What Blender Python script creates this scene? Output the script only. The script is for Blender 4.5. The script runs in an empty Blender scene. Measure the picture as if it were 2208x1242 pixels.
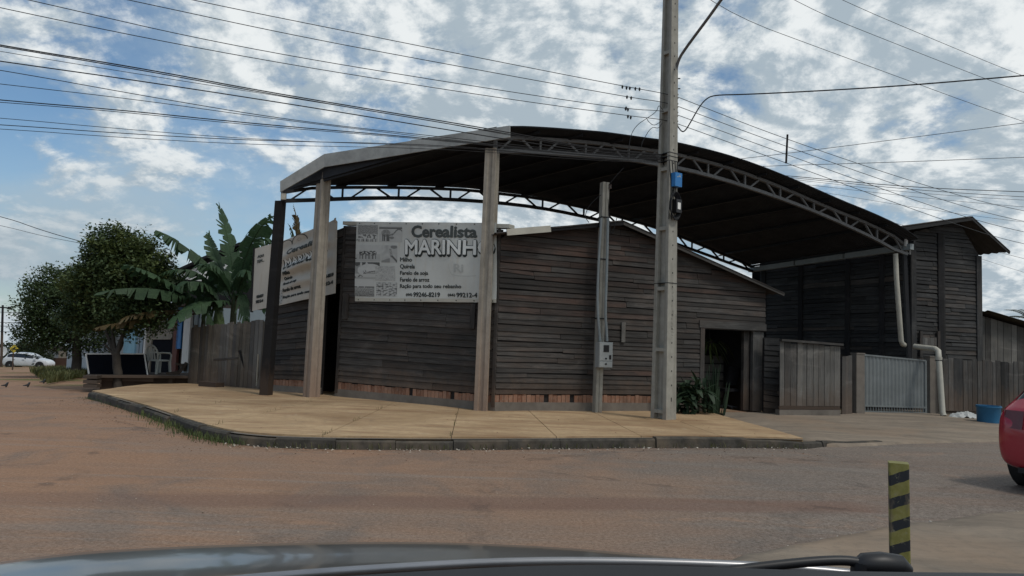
import bpy, bmesh, math, random
from mathutils import Vector, Matrix, noise
random.seed(11)
sc = bpy.context.scene
V = Vector
# ------------------------------------------------------------------ camera
F, CX, CY, CAMH = 1600.0, 1104.0, 621.0, 1.5
PITCH, ROLL = math.atan(119 / F), 0.036
UP0 = V((0, -math.sin(PITCH), math.cos(PITCH)))
FWD = V((0, math.cos(PITCH), math.sin(PITCH)))
RT = V((1, 0, 0)) * math.cos(ROLL) + UP0 * math.sin(ROLL)
UPV = V((-1, 0, 0)) * math.sin(ROLL) + UP0 * math.cos(ROLL)
CAM = V((0, 0, CAMH))
cd = bpy.data.cameras.new('camera'); cam = bpy.data.objects.new('camera', cd)
sc.collection.objects.link(cam)
cd.sensor_width = 36; cd.lens = F / 2208 * 36; cd.clip_start = 0.05; cd.clip_end = 3000
cam.matrix_world = Matrix(((RT.x, UPV.x, -FWD.x, 0), (RT.y, UPV.y, -FWD.y, 0), (RT.z, UPV.z, -FWD.z, CAMH), (0, 0, 0, 1)))
sc.camera = cam
sc.render.resolution_x, sc.render.resolution_y = 1024, 576
sc.view_settings.view_transform = 'Standard'; sc.view_settings.look = 'None'
sc.view_settings.exposure = 0.0; sc.view_settings.gamma = 1.0
sc.cycles.use_denoising = True
sc.cycles.max_bounces = 6; sc.cycles.transparent_max_bounces = 8
# ------------------------------------------------------------------ sky and sun
SUN_EL, SUN_AZ = math.radians(58), math.radians(135)   # azimuth clockwise from +Y
w = bpy.data.worlds.new('World'); sc.world = w; w.use_nodes = True
nt = w.node_tree; N = nt.nodes; L = nt.links
for n in list(N): N.remove(n)
def nd(t, **k):
    n = N.new(t)
    for a, b in k.items(): setattr(n, a, b)
    return n
def mth(op, a, b=None, c=None):
    n = N.new('ShaderNodeMath'); n.operation = op
    for i, v in enumerate((a, b, c)):
        if v is None: continue
        if isinstance(v, (int, float)): n.inputs[i].default_value = v
        else: L.new(v, n.inputs[i])
    return n.outputs[0]
def mixc(f, a, b):
    n = N.new('ShaderNodeMix'); n.data_type = 'RGBA'
    for i, v in ((0, f), (6, a), (7, b)):
        if isinstance(v, (int, float)): n.inputs[i].default_value = v
        elif isinstance(v, tuple): n.inputs[i].default_value = (*v, 1)
        else: L.new(v, n.inputs[i])
    return n.outputs[2]
def sstep(v, a, b):
    n = N.new('ShaderNodeMapRange'); n.interpolation_type = 'SMOOTHSTEP'
    L.new(v, n.inputs[0]); n.inputs[1].default_value = a; n.inputs[2].default_value = b
    return n.outputs[0]
tc = nd('ShaderNodeTexCoord'); sx = nd('ShaderNodeSeparateXYZ'); L.new(tc.outputs['Generated'], sx.inputs[0])
zc = mth('ADD', mth('MAXIMUM', sx.outputs[2], 0.0), 0.42)
cb = nd('ShaderNodeCombineXYZ')
L.new(mth('DIVIDE', sx.outputs[0], zc), cb.inputs[0]); L.new(mth('DIVIDE', sx.outputs[1], zc), cb.inputs[1])
def wmap(off, dx=0.0, dy=0.0):
    m = nd('ShaderNodeMapping'); m.inputs['Location'].default_value = (off + dx, off * .7 + dy, off * .3)
    L.new(cb.outputs[0], m.inputs[0]); return m.outputs[0]
def wnoise(scale, det, rough, dist, off=0.0, dx=0.0, dy=0.0):
    n = nd('ShaderNodeTexNoise'); n.inputs['Scale'].default_value = scale; n.inputs['Detail'].default_value = det
    n.inputs['Roughness'].default_value = rough; n.inputs['Distortion'].default_value = dist
    L.new(wmap(off, dx, dy), n.inputs[0]); return n.outputs[0]
def puff(scale, off, dx=0.0, dy=0.0, det=2):      # billows: rounded lumps between darker creases
    a = wnoise(scale, det, .5, .3, off, dx, dy)
    return mth('MULTIPLY', mth('ABSOLUTE', mth('SUBTRACT', a, .5)), 2.6)
sky = nd('ShaderNodeTexSky', sky_type='NISHITA', sun_disc=False, sun_elevation=SUN_EL, sun_rotation=SUN_AZ)
sky.air_density = 1.0; sky.dust_density = 0.6; sky.ozone_density = 2.0
DX = .028
n1 = wnoise(3.9, 10, .64, .15, 3.1); n1b = wnoise(3.9, 10, .64, .15, 3.1, DX, -DX * .5)
p1 = puff(4.6, 12.0, det=3); p2 = puff(11.0, 33.0, det=4); n2 = wnoise(1.3, 3, .5, .2, 9.0); n5 = wnoise(2.0, 8, .6, .25, 61.0)
b1 = mth('ADD', n1, mth('ADD', mth('MULTIPLY', p1, .16), mth('MULTIPLY', p2, .10)))
az = sstep(sx.outputs[0], -0.5, 0.05)
dens = mth('ADD', mth('ADD', b1, mth('MULTIPLY', mth('SUBTRACT', n2, .5), 0.5)), mth('MULTIPLY', az, 0.22))
cov = sstep(dens, 0.515, 0.68)
veil = mth('MULTIPLY', sstep(n5, 0.38, 0.66), 0.6)
lit = mth('ADD', mth('ADD', mth('MULTIPLY', mth('SUBTRACT', n1, n1b), 4.2), mth('ADD', mth('MULTIPLY', p1, .5), mth('MULTIPLY', p2, .4))), mth('MULTIPLY', mth('SUBTRACT', n5, .5), 1.3))
thick = sstep(lit, -0.12, 0.55)
ccol = mixc(thick, (4.4, 5.3, 6.0), (9.2, 9.6, 9.7))
lowg = mth('MULTIPLY', mth('SUBTRACT', 1.0, sstep(sx.outputs[2], 0.05, 0.27)), mth('SUBTRACT', 1.0, sstep(sx.outputs[0], -0.5, -0.12)))
skb = nd('ShaderNodeMix'); skb.data_type = 'RGBA'; skb.blend_type = 'MULTIPLY'; skb.inputs[0].default_value = 1
L.new(sky.outputs[0], skb.inputs[6]); skb.inputs[7].default_value = (.95, 1.12, 1.18, 1)
base_sky = mixc(veil, skb.outputs[2], (4.9, 6.2, 7.1))
fin = mixc(cov, base_sky, ccol)
fin = mixc(mth('MULTIPLY', lowg, mth('ADD', .45, mth('MULTIPLY', sstep(n5, .35, .65), .4))), fin, (3.9, 4.8, 5.5))
bg = nd('ShaderNodeBackground'); bg.inputs[1].default_value = 0.09; L.new(fin, bg.inputs[0])
ow = nd('ShaderNodeOutputWorld'); L.new(bg.outputs[0], ow.inputs[0])
sd = bpy.data.lights.new('sun', 'SUN'); sd.energy = 1.5; sd.angle = math.radians(10); sd.color = (1, .95, .87)
so = bpy.data.objects.new('sun', sd); sc.collection.objects.link(so)
sdir = V((math.sin(SUN_AZ) * math.cos(SUN_EL), math.cos(SUN_AZ) * math.cos(SUN_EL), math.sin(SUN_EL)))
so.rotation_euler = (-sdir).to_track_quat('-Z', 'Y').to_euler(); so.location = sdir * 60
# ------------------------------------------------------------------ terrain and pixel helpers
def soft(v): return 0.0 if v <= 0 else v * v / (v + 3.0)
def gz(x, y):
    t = min(-.70 * (x + 9.8) + .714 * (y - 17.4), 2000)
    return -.037 * soft(t + 3) - .012 * min(soft(x), 30) * .5
def ray(px, py):
    return RT * ((px - CX) / F) + UPV * (-(py - CY) / F) + FWD
def U(px, py, D):
    d = ray(px, py); return CAM + d * (D / d.y)
def G(px, py, off=0.0):
    d = ray(px, py); k = 10.0
    for _ in range(60):
        p = CAM + d * k; z = gz(p.x, p.y) + off
        k2 = (z - CAMH) / d.z
        k = k * .4 + k2 * .6
    p = CAM + d * k; return V((p.x, p.y, gz(p.x, p.y) + off))
def UP(px, py, A, B):
    n = V((-(B.y - A.y), B.x - A.x, 0)); d = ray(px, py)
    k = (V((A.x, A.y, 0)) - V((CAM.x, CAM.y, 0))).dot(n) / d.dot(n)
    return CAM + d * k
def lerp(a, b, t): return a + (b - a) * t
# ------------------------------------------------------------------ mesh building
ORG = {}
def link(o, parent=None):
    sc.collection.objects.link(o)
    if parent is not None: o.parent = parent
    return o
def tag(o, label=None, cat=None, group=None, kind=None):
    if label: o['label'] = label
    if cat: o['category'] = cat
    if group: o['group'] = group
    if kind: o['kind'] = kind
    return o
def thing(name, loc, label, cat, group=None):
    o = bpy.data.objects.new(name, None); o.empty_display_size = .2
    o.location = loc; link(o); ORG[o] = V(loc); return tag(o, label, cat, group)
class MB:
    def __init__(s): s.v = []; s.f = []; s.uv = {}; s.mi = {}; s.cur = 0
    def add(s, vs, fs, uvs=None):
        b = len(s.v); s.v += [V(p) for p in vs]
        for i, f in enumerate(fs):
            if s.cur: s.mi[len(s.f)] = s.cur
            if uvs: s.uv[len(s.f)] = uvs[i]
            s.f.append([b + k for k in f])
        return s
    def hexa(s, a, b):   # a: 4 front points ccw, b: 4 back points
        return s.add(list(a) + list(b), [(0, 1, 2, 3), (7, 6, 5, 4), (0, 4, 5, 1), (1, 5, 6, 2), (2, 6, 7, 3), (3, 7, 4, 0)])
    def box(s, c, dx, dy, dz, rz=0.0, taper=1.0):
        c = V(c); R = Matrix.Rotation(rz, 3, 'Z'); p = []
        for z, k in ((-.5, 1.0), (.5, taper)):
            for x, y in ((-.5, -.5), (.5, -.5), (.5, .5), (-.5, .5)):
                p.append(c + R @ V((x * dx * k, y * dy * k, z * dz)))
        return s.add(p, [(0, 1, 5, 4), (1, 2, 6, 5), (2, 3, 7, 6), (3, 0, 4, 7), (4, 5, 6, 7), (3, 2, 1, 0)])
    def beam(s, a, b, wd, ht, up=V((0, 0, 1))):
        a = V(a); b = V(b); d = (b - a).normalized(); sd_ = d.cross(up)
        if sd_.length < 1e-4: sd_ = d.cross(V((1, 0, 0)))
        sd_.normalize(); u = sd_.cross(d); p = []
        for q in (a, b):
            for x, y in ((-1, -1), (1, -1), (1, 1), (-1, 1)):
                p.append(q + sd_ * (x * wd / 2) + u * (y * ht / 2))
        return s.add(p, [(0, 1, 5, 4), (1, 2, 6, 5), (2, 3, 7, 6), (3, 0, 4, 7), (4, 5, 6, 7), (3, 2, 1, 0)])
    def tube(s, pts, r, n=8, cap=True):
        pts = [V(p) for p in pts]; m = len(pts)
        rr = r if isinstance(r, (list, tuple)) else [r] * m
        vs = []; prev = None
        for i, p in enumerate(pts):
            d = (pts[min(i + 1, m - 1)] - pts[max(i - 1, 0)]).normalized()
            if prev is None:
                a = d.cross(V((0, 0, 1)))
                if a.length < 1e-3: a = d.cross(V((1, 0, 0)))
            else: a = prev - d * prev.dot(d)
            a.normalize(); prev = a; b = d.cross(a)
            for k in range(n):
                t = 2 * math.pi * k / n; vs.append(p + (a * math.cos(t) + b * math.sin(t)) * rr[i])
        fs = [(i * n + k, i * n + (k + 1) % n, (i + 1) * n + (k + 1) % n, (i + 1) * n + k) for i in range(m - 1) for k in range(n)]
        if cap: fs += [tuple(range(n - 1, -1, -1)), tuple((m - 1) * n + k for k in range(n))]
        return s.add(vs, fs)
    def grid(s, rows, uvfn=None):
        n = len(rows[0]); vs = [p for r in rows for p in r]
        fs = [(i * n + k, i * n + k + 1, (i + 1) * n + k + 1, (i + 1) * n + k) for i in range(len(rows) - 1) for k in range(n - 1)]
        return s.add(vs, fs)
    def lathe(s, c, prof, n=20, axis=V((0, 0, 1))):
        c = V(c); axis = axis.normalized(); a = axis.cross(V((1, 0, 0)))
        if a.length < 1e-3: a = axis.cross(V((0, 1, 0)))
        a.normalize(); b = axis.cross(a); vs = []
        for r, z in prof:
            for k in range(n):
                t = 2 * math.pi * k / n; vs.append(c + axis * z + (a * math.cos(t) + b * math.sin(t)) * r)
        fs = [(i * n + k, i * n + (k + 1) % n, (i + 1) * n + (k + 1) % n, (i + 1) * n + k) for i in range(len(prof) - 1) for k in range(n)]
        return s.add(vs, fs)
    def prism(s, poly, off):   # planar polygon extruded by off
        n = len(poly); p = [V(q) for q in poly]; q = [x + off for x in p]
        return s.add(p + q, [tuple(range(n)), tuple(range(2 * n - 1, n - 1, -1))] + [(i, n + i, n + (i + 1) % n, (i + 1) % n) for i in range(n)])
    def build(s, name, mat, parent=None, org=None, smooth=None, recalc=True):
        me = bpy.data.meshes.new(name); o = bpy.data.objects.new(name, me)
        if parent is not None: O = ORG[parent]
        else:
            if org is None:
                xs = [p.x for p in s.v]; ys = [p.y for p in s.v]; zs = [p.z for p in s.v]
                org = V(((min(xs) + max(xs)) / 2, (min(ys) + max(ys)) / 2, min(zs)))
            O = V(org); o.location = O
        ORG[o] = O
        me.from_pydata([p - O for p in s.v], [], s.f)
        for m in (mat if isinstance(mat, (list, tuple)) else [mat]): me.materials.append(m)
        for i, k in s.mi.items(): me.polygons[i].material_index = k
        if s.uv:
            ul = me.uv_layers.new(name='UVMap')
            for i, u in s.uv.items():
                for li, q in zip(me.polygons[i].loop_indices, u): ul.data[li].uv = q
        if recalc:
            bm = bmesh.new(); bm.from_mesh(me); bmesh.ops.recalc_face_normals(bm, faces=bm.faces); bm.to_mesh(me); bm.free()
        if smooth is not None:
            me.polygons.foreach_set('use_smooth', [True] * len(me.polygons))
            if smooth < 180: me.set_sharp_from_angle(angle=math.radians(smooth))
        me.update(); return link(o, parent)
def struct(o): return tag(o, kind='structure')
# ------------------------------------------------------------------ materials
class MT:
    def __init__(s, name, rough=.8, spec=.3, metal=0.0):
        s.m = bpy.data.materials.new(name); s.m.use_nodes = True; s.t = s.m.node_tree
        s.b = s.t.nodes['Principled BSDF']; s.b.inputs['Roughness'].default_value = rough
        s.b.inputs['Specular IOR Level'].default_value = spec; s.b.inputs['Metallic'].default_value = metal
    def n(s, t, **k):
        n = s.t.nodes.new(t)
        for a, b in k.items(): setattr(n, a, b)
        return n
    def l(s, a, b): s.t.links.new(a, b)
    def co(s, kind='Object', scale=(1, 1, 1), loc=(0, 0, 0), rot=(0, 0, 0)):
        if kind == 'World': c = s.n('ShaderNodeNewGeometry').outputs['Position']
        else: c = s.n('ShaderNodeTexCoord').outputs[kind]
        m = s.n('ShaderNodeMapping'); m.inputs['Scale'].default_value = scale; m.inputs['Location'].default_value = loc
        m.inputs['Rotation'].default_value = rot
        s.l(c, m.inputs[0]); return m.outputs[0]
    def noise(s, vec, scale, det=5, rough=.6, dist=0.0):
        n = s.n('ShaderNodeTexNoise'); s.l(vec, n.inputs[0])
        for k, v in (('Scale', scale), ('Detail', det), ('Roughness', rough), ('Distortion', dist)): n.inputs[k].default_value = v
        return n.outputs[0]
    def vor(s, vec, scale, feat='F1'):
        n = s.n('ShaderNodeTexVoronoi', feature=feat); s.l(vec, n.inputs[0]); n.inputs['Scale'].default_value = scale; return n
    def rng(s, v, a, b, c=0.0, d=1.0):
        n = s.n('ShaderNodeMapRange'); s.l(v, n.inputs[0])
        for i, x in enumerate((a, b, c, d)): n.inputs[i + 1].default_value = x
        return n.outputs[0]
    def math(s, op, a, b):
        n = s.n('ShaderNodeMath', operation=op)
        for i, v in enumerate((a, b)):
            if isinstance(v, (int, float)): n.inputs[i].default_value = v
            else: s.l(v, n.inputs[i])
        return n.outputs[0]
    def mix(s, f, a, b, bt='MIX'):
        n = s.n('ShaderNodeMix'); n.data_type = 'RGBA'; n.blend_type = bt
        for i, v in ((0, f), (6, a), (7, b)):
            if isinstance(v, (int, float)): n.inputs[i].default_value = v
            elif isinstance(v, tuple): n.inputs[i].default_value = (*v, 1)
            else: s.l(v, n.inputs[i])
        return n.outputs[2]
    def rand(s): return s.n('ShaderNodeObjectInfo').outputs['Random']
    def col(s, c):
        if isinstance(c, tuple): s.b.inputs['Base Color'].default_value = (*c, 1)
        else: s.l(c, s.b.inputs['Base Color'])
        return s
    def bump(s, h, strength=.4, dist=.02):
        n = s.n('ShaderNodeBump'); n.inputs['Strength'].default_value = strength; n.inputs['Distance'].default_value = dist
        s.l(h, n.inputs['Height']); s.l(n.outputs[0], s.b.inputs['Normal']); return s
    def rgh(s, v): s.l(v, s.b.inputs['Roughness']); return s
def wood(name, dark, light, warm, var=.5, rough=.85):
    m = MT(name, rough, .25); r = m.rand()
    uv = m.co('UV', (1.2, 22, 1)); uv2 = m.co('UV', (.7, 3, 1)); wc = m.co('World', (.55, .55, .8))
    g = m.noise(uv, 1.6, 8, .7, .4); g2 = m.noise(uv2, 1.5, 4, .6); g3 = m.noise(wc, 1.3, 4, .6)
    c = m.mix(m.rng(g, .36, .78), dark, light)
    c = m.mix(m.rng(g2, .45, .75), c, warm)
    c = m.mix(m.rng(g3, .42, .68, .0, .6), c, tuple(x * .55 for x in dark))
    g4 = m.noise(m.co('World', (.9, .9, 2.6), (7, 3, 1)), 1.1, 7, .7, .8); c = m.mix(m.rng(g4, .55, .74, 0, .55), c, tuple(min(1, (x * 1.5 + y) * .62) for x, y in zip(light, warm)))
    g5 = m.noise(m.co('UV', (3.0, 40, 1)), 1.0, 3, .5); c = m.mix(m.rng(g5, .62, .72, 0, .6), c, tuple(x * .35 for x in dark))
    zz = m.n('ShaderNodeSeparateXYZ'); m.l(m.n('ShaderNodeNewGeometry').outputs['Position'], zz.inputs[0]); sp = m.noise(m.co('World', (3, 3, 1.2)), 2.0, 6, .7)
    c = m.mix(m.rng(m.math('SUBTRACT', zz.outputs[2], m.math('MULTIPLY', sp, 1.1)), -.15, .3, .5, 0), c, (.115, .078, .055))
    k = m.rng(r, 0, 1, 1 - var, 1 + var)
    cc = m.n('ShaderNodeVectorMath', operation='SCALE'); m.l(c, cc.inputs[0]); m.l(k, cc.inputs['Scale'])
    m.col(cc.outputs[0]); m.bump(g, .5, .008); return m.m
def plain(name, c, rough=.6, spec=.3, metal=0.0, amp=.25, scale=6.0, bump=.0):
    m = MT(name, rough, spec, metal); o = m.co('Object')
    g = m.noise(o, scale, 6, .65); g2 = m.noise(o, scale * .17, 3, .5)
    f = m.math('ADD', m.math('MULTIPLY', g, .6), m.math('MULTIPLY', g2, .4))
    m.col(m.mix(m.rng(f, .3, .7), tuple(x * (1 - amp) for x in c), tuple(min(1, x * (1 + amp)) for x in c)))
    if bump: m.bump(g, bump, .01)
    return m.m
def concrete(name, c, stain, streak=True, dust=None, bump=.25):
    m = MT(name, .85, .25); o = m.co('World')
    g = m.noise(o, 5, 9, .68); big = m.noise(o, .8, 4, .6); st = m.noise(m.co('World', (9, 9, .5)), 1.2, 5, .6)
    c1 = m.mix(m.rng(g, .3, .7), tuple(x * .78 for x in c), tuple(x * 1.15 for x in c))
    c1 = m.mix(m.rng(st if streak else big, .5, .75, 0, .75), c1, stain)
    if dust:
        zz = m.n('ShaderNodeSeparateXYZ'); m.l(m.n('ShaderNodeNewGeometry').outputs['Position'], zz.inputs[0])
        h = m.math('ADD', zz.outputs[2], m.math('MULTIPLY', st, 1.6))
        c1 = m.mix(m.rng(h, dust[1], dust[2], .8, 0), c1, dust[0])
    m.col(c1); m.bump(g, bump, .01); return m.m
M = {}
M['wood_grey'] = wood('wood_grey', (.031, .029, .028), (.1, .093, .087), (.072, .054, .044), .28)
M['wood_brown'] = wood('wood_brown', (.034, .028, .026), (.09, .072, .063), (.098, .06, .047), .17)
M['wood_black'] = wood('wood_black', (.02, .021, .023), (.075, .075, .075), (.045, .041, .037), .3)
M['wood_fence'] = wood('wood_fence', (.05, .049, .048), (.14, .136, .13), (.09, .077, .067), .3)
M['wood_fence_brown'] = wood('wood_fence_brown', (.085, .076, .064), (.2, .182, .155), (.13, .105, .08), .3)
M['wood_pale'] = wood('wood_pale', (.1, .097, .092), (.22, .213, .2), (.15, .137, .12), .2)
M['wood_dark'] = wood('wood_dark', (.01, .01, .012), (.034, .034, .036), (.022, .02, .018), .3)
M['post'] = concrete('post_concrete', (.31, .285, .245), (.15, .115, .09), True, ((.27, .165, .115), .3, 3.2))
M['pole'] = concrete('pole_concrete', (.31, .3, .265), (.17, .16, .138), True, ((.34, .21, .13), .2, 1.1))
M['cement'] = concrete('cement', (.17, .15, .13), (.09, .08, .07), False)
M['brick'] = None
def brickmat():
    m = MT('brick_clay', .9, .2); r = m.rand(); o = m.co('World'); g = m.noise(o, 18, 5, .6); b = m.noise(o, 2.2, 3, .5)
    c = m.mix(m.rng(r, 0, 1), (.2, .095, .06), (.33, .185, .125)); c = m.mix(m.rng(g, .45, .7, 0, .5), c, (.3, .235, .19))
    c = m.mix(m.rng(b, .5, .7, 0, .6), c, (.12, .08, .06))
    m.col(c); m.bump(g, .4, .01); return m.m
M['brick'] = brickmat()
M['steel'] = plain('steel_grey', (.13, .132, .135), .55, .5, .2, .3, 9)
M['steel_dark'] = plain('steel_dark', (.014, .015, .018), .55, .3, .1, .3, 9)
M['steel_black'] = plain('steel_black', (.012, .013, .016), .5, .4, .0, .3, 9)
def galv(name, c, sc_, axis, rough=.85, spec=.08):
    m = MT(name, rough, spec, 0); o = m.co('UV'); wv = m.n('ShaderNodeTexWave', wave_type='BANDS', bands_direction=axis); m.l(o, wv.inputs[0])
    wv.inputs['Scale'].default_value = sc_; wv.inputs['Distortion'].default_value = 0
    g = m.noise(m.co('World'), 2.2, 7, .65); g2 = m.noise(m.co('World', (1, 1, .25)), 9, 5, .6)
    k = m.mix(m.rng(g, .35, .7), tuple(x * .6 for x in c), c); k = m.mix(m.rng(g2, .52, .75, 0, .5), k, tuple(x * .45 for x in c))
    m.col(k); m.bump(wv.outputs[0], .8, .03); return m.m
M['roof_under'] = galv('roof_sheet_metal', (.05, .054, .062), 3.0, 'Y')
M['roof_old'] = galv('roof_fibre_cement', (.085, .077, .072), 1.8, 'X', .9)
M['fascia'] = plain('fascia_sheet', (.34, .35, .34), .5, .3, .1, .4, 3.0)
M['white_pvc'] = plain('white_pvc', (.42, .405, .35), .45, .35, 0, .22, 3)
M['grey_pvc'] = plain('grey_pvc', (.22, .25, .26), .45, .4, 0, .2, 5)
M['white'] = plain('white_paint', (.7, .7, .68), .5, .3, 0, .12, 4)
M['black'] = plain('black_plastic', (.012, .012, .014), .45, .4)
M['wire'] = plain('wire_black', (.012, .013, .016), .6, .3)
M['wire_grey'] = plain('wire_grey', (.05, .055, .06), .6, .3)
M['interior'] = plain('interior_shade_dark', (.03, .028, .028), .9, .1)  # dark backing colour holds the interior shade behind the boards
# ================================================================== GROUND
def roadmat():
    m = MT('asphalt_dusty', .82, .3); o = m.co('World')
    f = m.noise(o, 30, 5, .9); f2 = m.noise(o, 16, 5, .75); b = m.noise(o, .16, 5, .6, .6); b2 = m.noise(m.co('World', (.35, 1.1, 1), rot=(0, 0, -.35)), .7, 6, .65, .5)
    asp = m.mix(m.rng(f, .36, .66), (.074, .06, .05), (.275, .23, .193))
    dust = m.mix(m.rng(f, .3, .7), (.185, .098, .055), (.385, .232, .143))
    tr = m.noise(m.co('World', (.16, 2.6, 1), rot=(0, 0, -.13)), 1.0, 6, .65, .3); tr2 = m.noise(m.co('World', (1.6, .12, 1), rot=(0, 0, .75)), 1.1, 5, .6, .3)
    sx_ = m.n('ShaderNodeSeparateXYZ'); m.l(m.n('ShaderNodeNewGeometry').outputs['Position'], sx_.inputs[0])
    lx = m.math('MULTIPLY', m.math('ADD', sx_.outputs[0], 1.0), -.05)      # more red dust toward the side street
    k = m.math('ADD', m.math('ADD', m.math('MULTIPLY', b, .9), m.math('MULTIPLY', b2, .55)), lx)
    c = m.mix(m.rng(k, .52, .86, .05, .95), asp, dust)
    c = m.mix(m.rng(tr, .5, .7, 0, .55), c, m.mix(m.rng(f, .3, .7), (.13, .078, .052), (.27, .17, .12)))
    c = m.mix(m.rng(tr, .46, .32, 0, .5), c, m.mix(m.rng(f, .3, .7), (.12, .107, .096), (.33, .29, .25)))
    bl = m.noise(o, .55, 7, .68, 1.0); c = m.mix(m.rng(bl, .5, .66, 0, .6), c, m.mix(m.rng(f, .36, .66), (.055, .048, .043), (.21, .185, .163)))
    bl2 = m.noise(m.co('World', (1, 1, 1), (31, 7, 0)), .8, 7, .7, 1.2); c = m.mix(m.rng(bl2, .58, .7, 0, .55), c, m.mix(m.rng(f, .3, .7), (.215, .118, .07), (.4, .255, .168)))
    # tyre-polished band of red mud along the main street
    ln = m.math('SUBTRACT', sx_.outputs[1], m.math('MULTIPLY', sx_.outputs[0], .13))
    bd = m.math('ABSOLUTE', m.math('SUBTRACT', m.math('ADD', ln, m.math('MULTIPLY', b2, .25)), 7.25), 0)
    ext = m.math('MULTIPLY', m.rng(sx_.outputs[0], -7.0, -1.0, .35, 1), m.rng(sx_.outputs[0], 4.1, 3.55))
    c = m.mix(m.math('MULTIPLY', m.math('MULTIPLY', m.rng(bd, .36, .2), ext), m.rng(b2, .3, .6, .45, .85)), c, m.mix(m.rng(f, .3, .7), (.11, .062, .044), (.22, .135, .1)))
    v = m.vor(o, 95); pv = m.noise(o, 3, 3, .6)
    c = m.mix(m.math('MULTIPLY', m.rng(v.outputs['Distance'], .2, .1), m.rng(pv, .4, .7, .1, .75)), c, (.5, .44, .38))
    cr = m.vor(m.co('World', (1, 1, 1)), .33, 'DISTANCE_TO_EDGE'); 
    wob = m.noise(o, 2.5, 4, .6); d = m.math('ADD', cr.outputs['Distance'], m.math('MULTIPLY', m.math('SUBTRACT', wob, .5), .16))
    c = m.mix(m.math('MULTIPLY', m.rng(m.math('ABSOLUTE', d, 0), .016, .005), m.rng(b2, .47, .6, 0, .5)), c, (.06, .045, .038))
    m.col(c); m.bump(m.math('ADD', f, m.math('MULTIPLY', f2, .8)), .55, .012); return m.m
M['road'] = roadmat()
def dirtmat():
    m = MT('red_dirt', .95, .1); o = m.co('World'); a = m.noise(o, .5, 8, .65); f = m.noise(o, 12, 6, .7)
    c = m.mix(m.rng(a, .35, .65), (.21, .12, .075), (.33, .22, .15)); c = m.mix(m.rng(m.noise(o, .22, 4), .5, .62), c, (.12, .13, .05))
    c = m.mix(m.rng(f, .5, .75, 0, .5), c, (.16, .1, .07)); m.col(c); m.bump(f, .6, .03); return m.m
M['dirt'] = dirtmat()
def slabmat():
    m = MT('sidewalk_cement', .85, .2); o = m.co('World'); r = m.rand()
    a = m.noise(o, .55, 6, .62, .6); f = m.noise(o, 9, 8, .7); st = m.noise(m.co('World', (.5, 2.2, 1), rot=(0, 0, .2)), 1.4, 6, .6, .8)
    c = m.mix(m.rng(a, .3, .7), (.28, .185, .102), (.52, .375, .225)); c = m.mix(m.rng(st, .46, .68, 0, .75), c, (.24, .14, .078))
    c = m.mix(m.rng(f, .48, .75, 0, .6), c, (.24, .17, .11)); c = m.mix(m.rng(m.noise(o, 1.7, 5, .7, 1.2), .6, .75, 0, .6), c, (.5, .41, .3))
    sx_ = m.n('ShaderNodeSeparateXYZ'); m.l(m.n('ShaderNodeNewGeometry').outputs['Position'], sx_.inputs[0])
    sp = m.noise(o, 28, 3, .7); c = m.mix(m.rng(sp, .6, .72, 0, .5), c, (.17, .12, .08))
    bs = m.noise(o, 1.1, 7, .7, 1.5); c = m.mix(m.rng(bs, .58, .7, 0, .55), c, (.19, .135, .09))
    m.col(c); m.bump(f, .35, .012); return m.m
M['slab'] = slabmat()
def drivemat():
    m = MT('driveway_cement', .88, .2); o = m.co('World'); f = m.noise(o, 8, 8, .7); st = m.noise(m.co('World', (.4, 1.8, 1), rot=(0, 0, .35)), 1.3, 7, .66, .6)
    c = m.mix(m.rng(st, .32, .68), (.15, .125, .1), (.29, .235, .18)); c = m.mix(m.rng(m.noise(o, .5, 4, .6, .7), .5, .66, 0, .6), c, (.25, .18, .125))
    c = m.mix(m.rng(f, .5, .8, 0, .6), c, (.11, .095, .08)); m.col(c); m.bump(f, .5, .02); return m.m
M['drive'] = drivemat()
def kerbmat():
    m = MT('kerb_cement', .9, .2); o = m.co('World'); r = m.rand(); f = m.noise(o, 7, 7, .7); g = m.noise(o, 1.5, 4, .6)
    c = m.mix(m.rng(f, .3, .7), (.03, .028, .025), (.085, .077, .066)); c = m.mix(m.rng(g, .5, .68, 0, .6), c, (.16, .125, .09))
    m.col(c); m.bump(f, .5, .02); return m.m
M['kerb'] = kerbmat()

def resample(P, n):
    d = [0]
    for a, b in zip(P, P[1:]): d.append(d[-1] + (b - a).length)
    out = []
    for i in range(n):
        t = d[-1] * i / (n - 1); k = 0
        while k < len(P) - 2 and d[k + 1] < t: k += 1
        out.append(lerp(P[k], P[k + 1], (t - d[k]) / max(1e-6, d[k + 1] - d[k])))
    return out
def smooth(P, it=2):
    for _ in range(it):
        Q = [P[0]]
        for a, b in zip(P, P[1:]): Q += [lerp(a, b, .25), lerp(a, b, .75)]
        P = Q + [P[-1]]
    return P
def onground(p, off): return V((p.x, p.y, gz(p.x, p.y) + off))

# --- key plan points
A_L, A_R = G(722, 854, .15), G(1066, 886, .15)
B_R = G(1648, 886, .15)
LF_L = G(563, 841, .15)                      # left facade, far end (behind the black column)
B_dir = (B_R - A_R); B_dir.z = 0; B_dir.normalize(); B_back = V((-B_dir.y, B_dir.x, 0))
A_dir = (A_R - A_L); A_dir.z = 0; A_dir.normalize(); A_back = V((-A_dir.y, A_dir.x, 0))
L_dir = (A_L - LF_L); L_dir.z = 0; L_dir.normalize(); L_back = V((-L_dir.y, L_dir.x, 0))
FE = G(402, 833, .1)                         # far end of the plank fence on the side street

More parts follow.
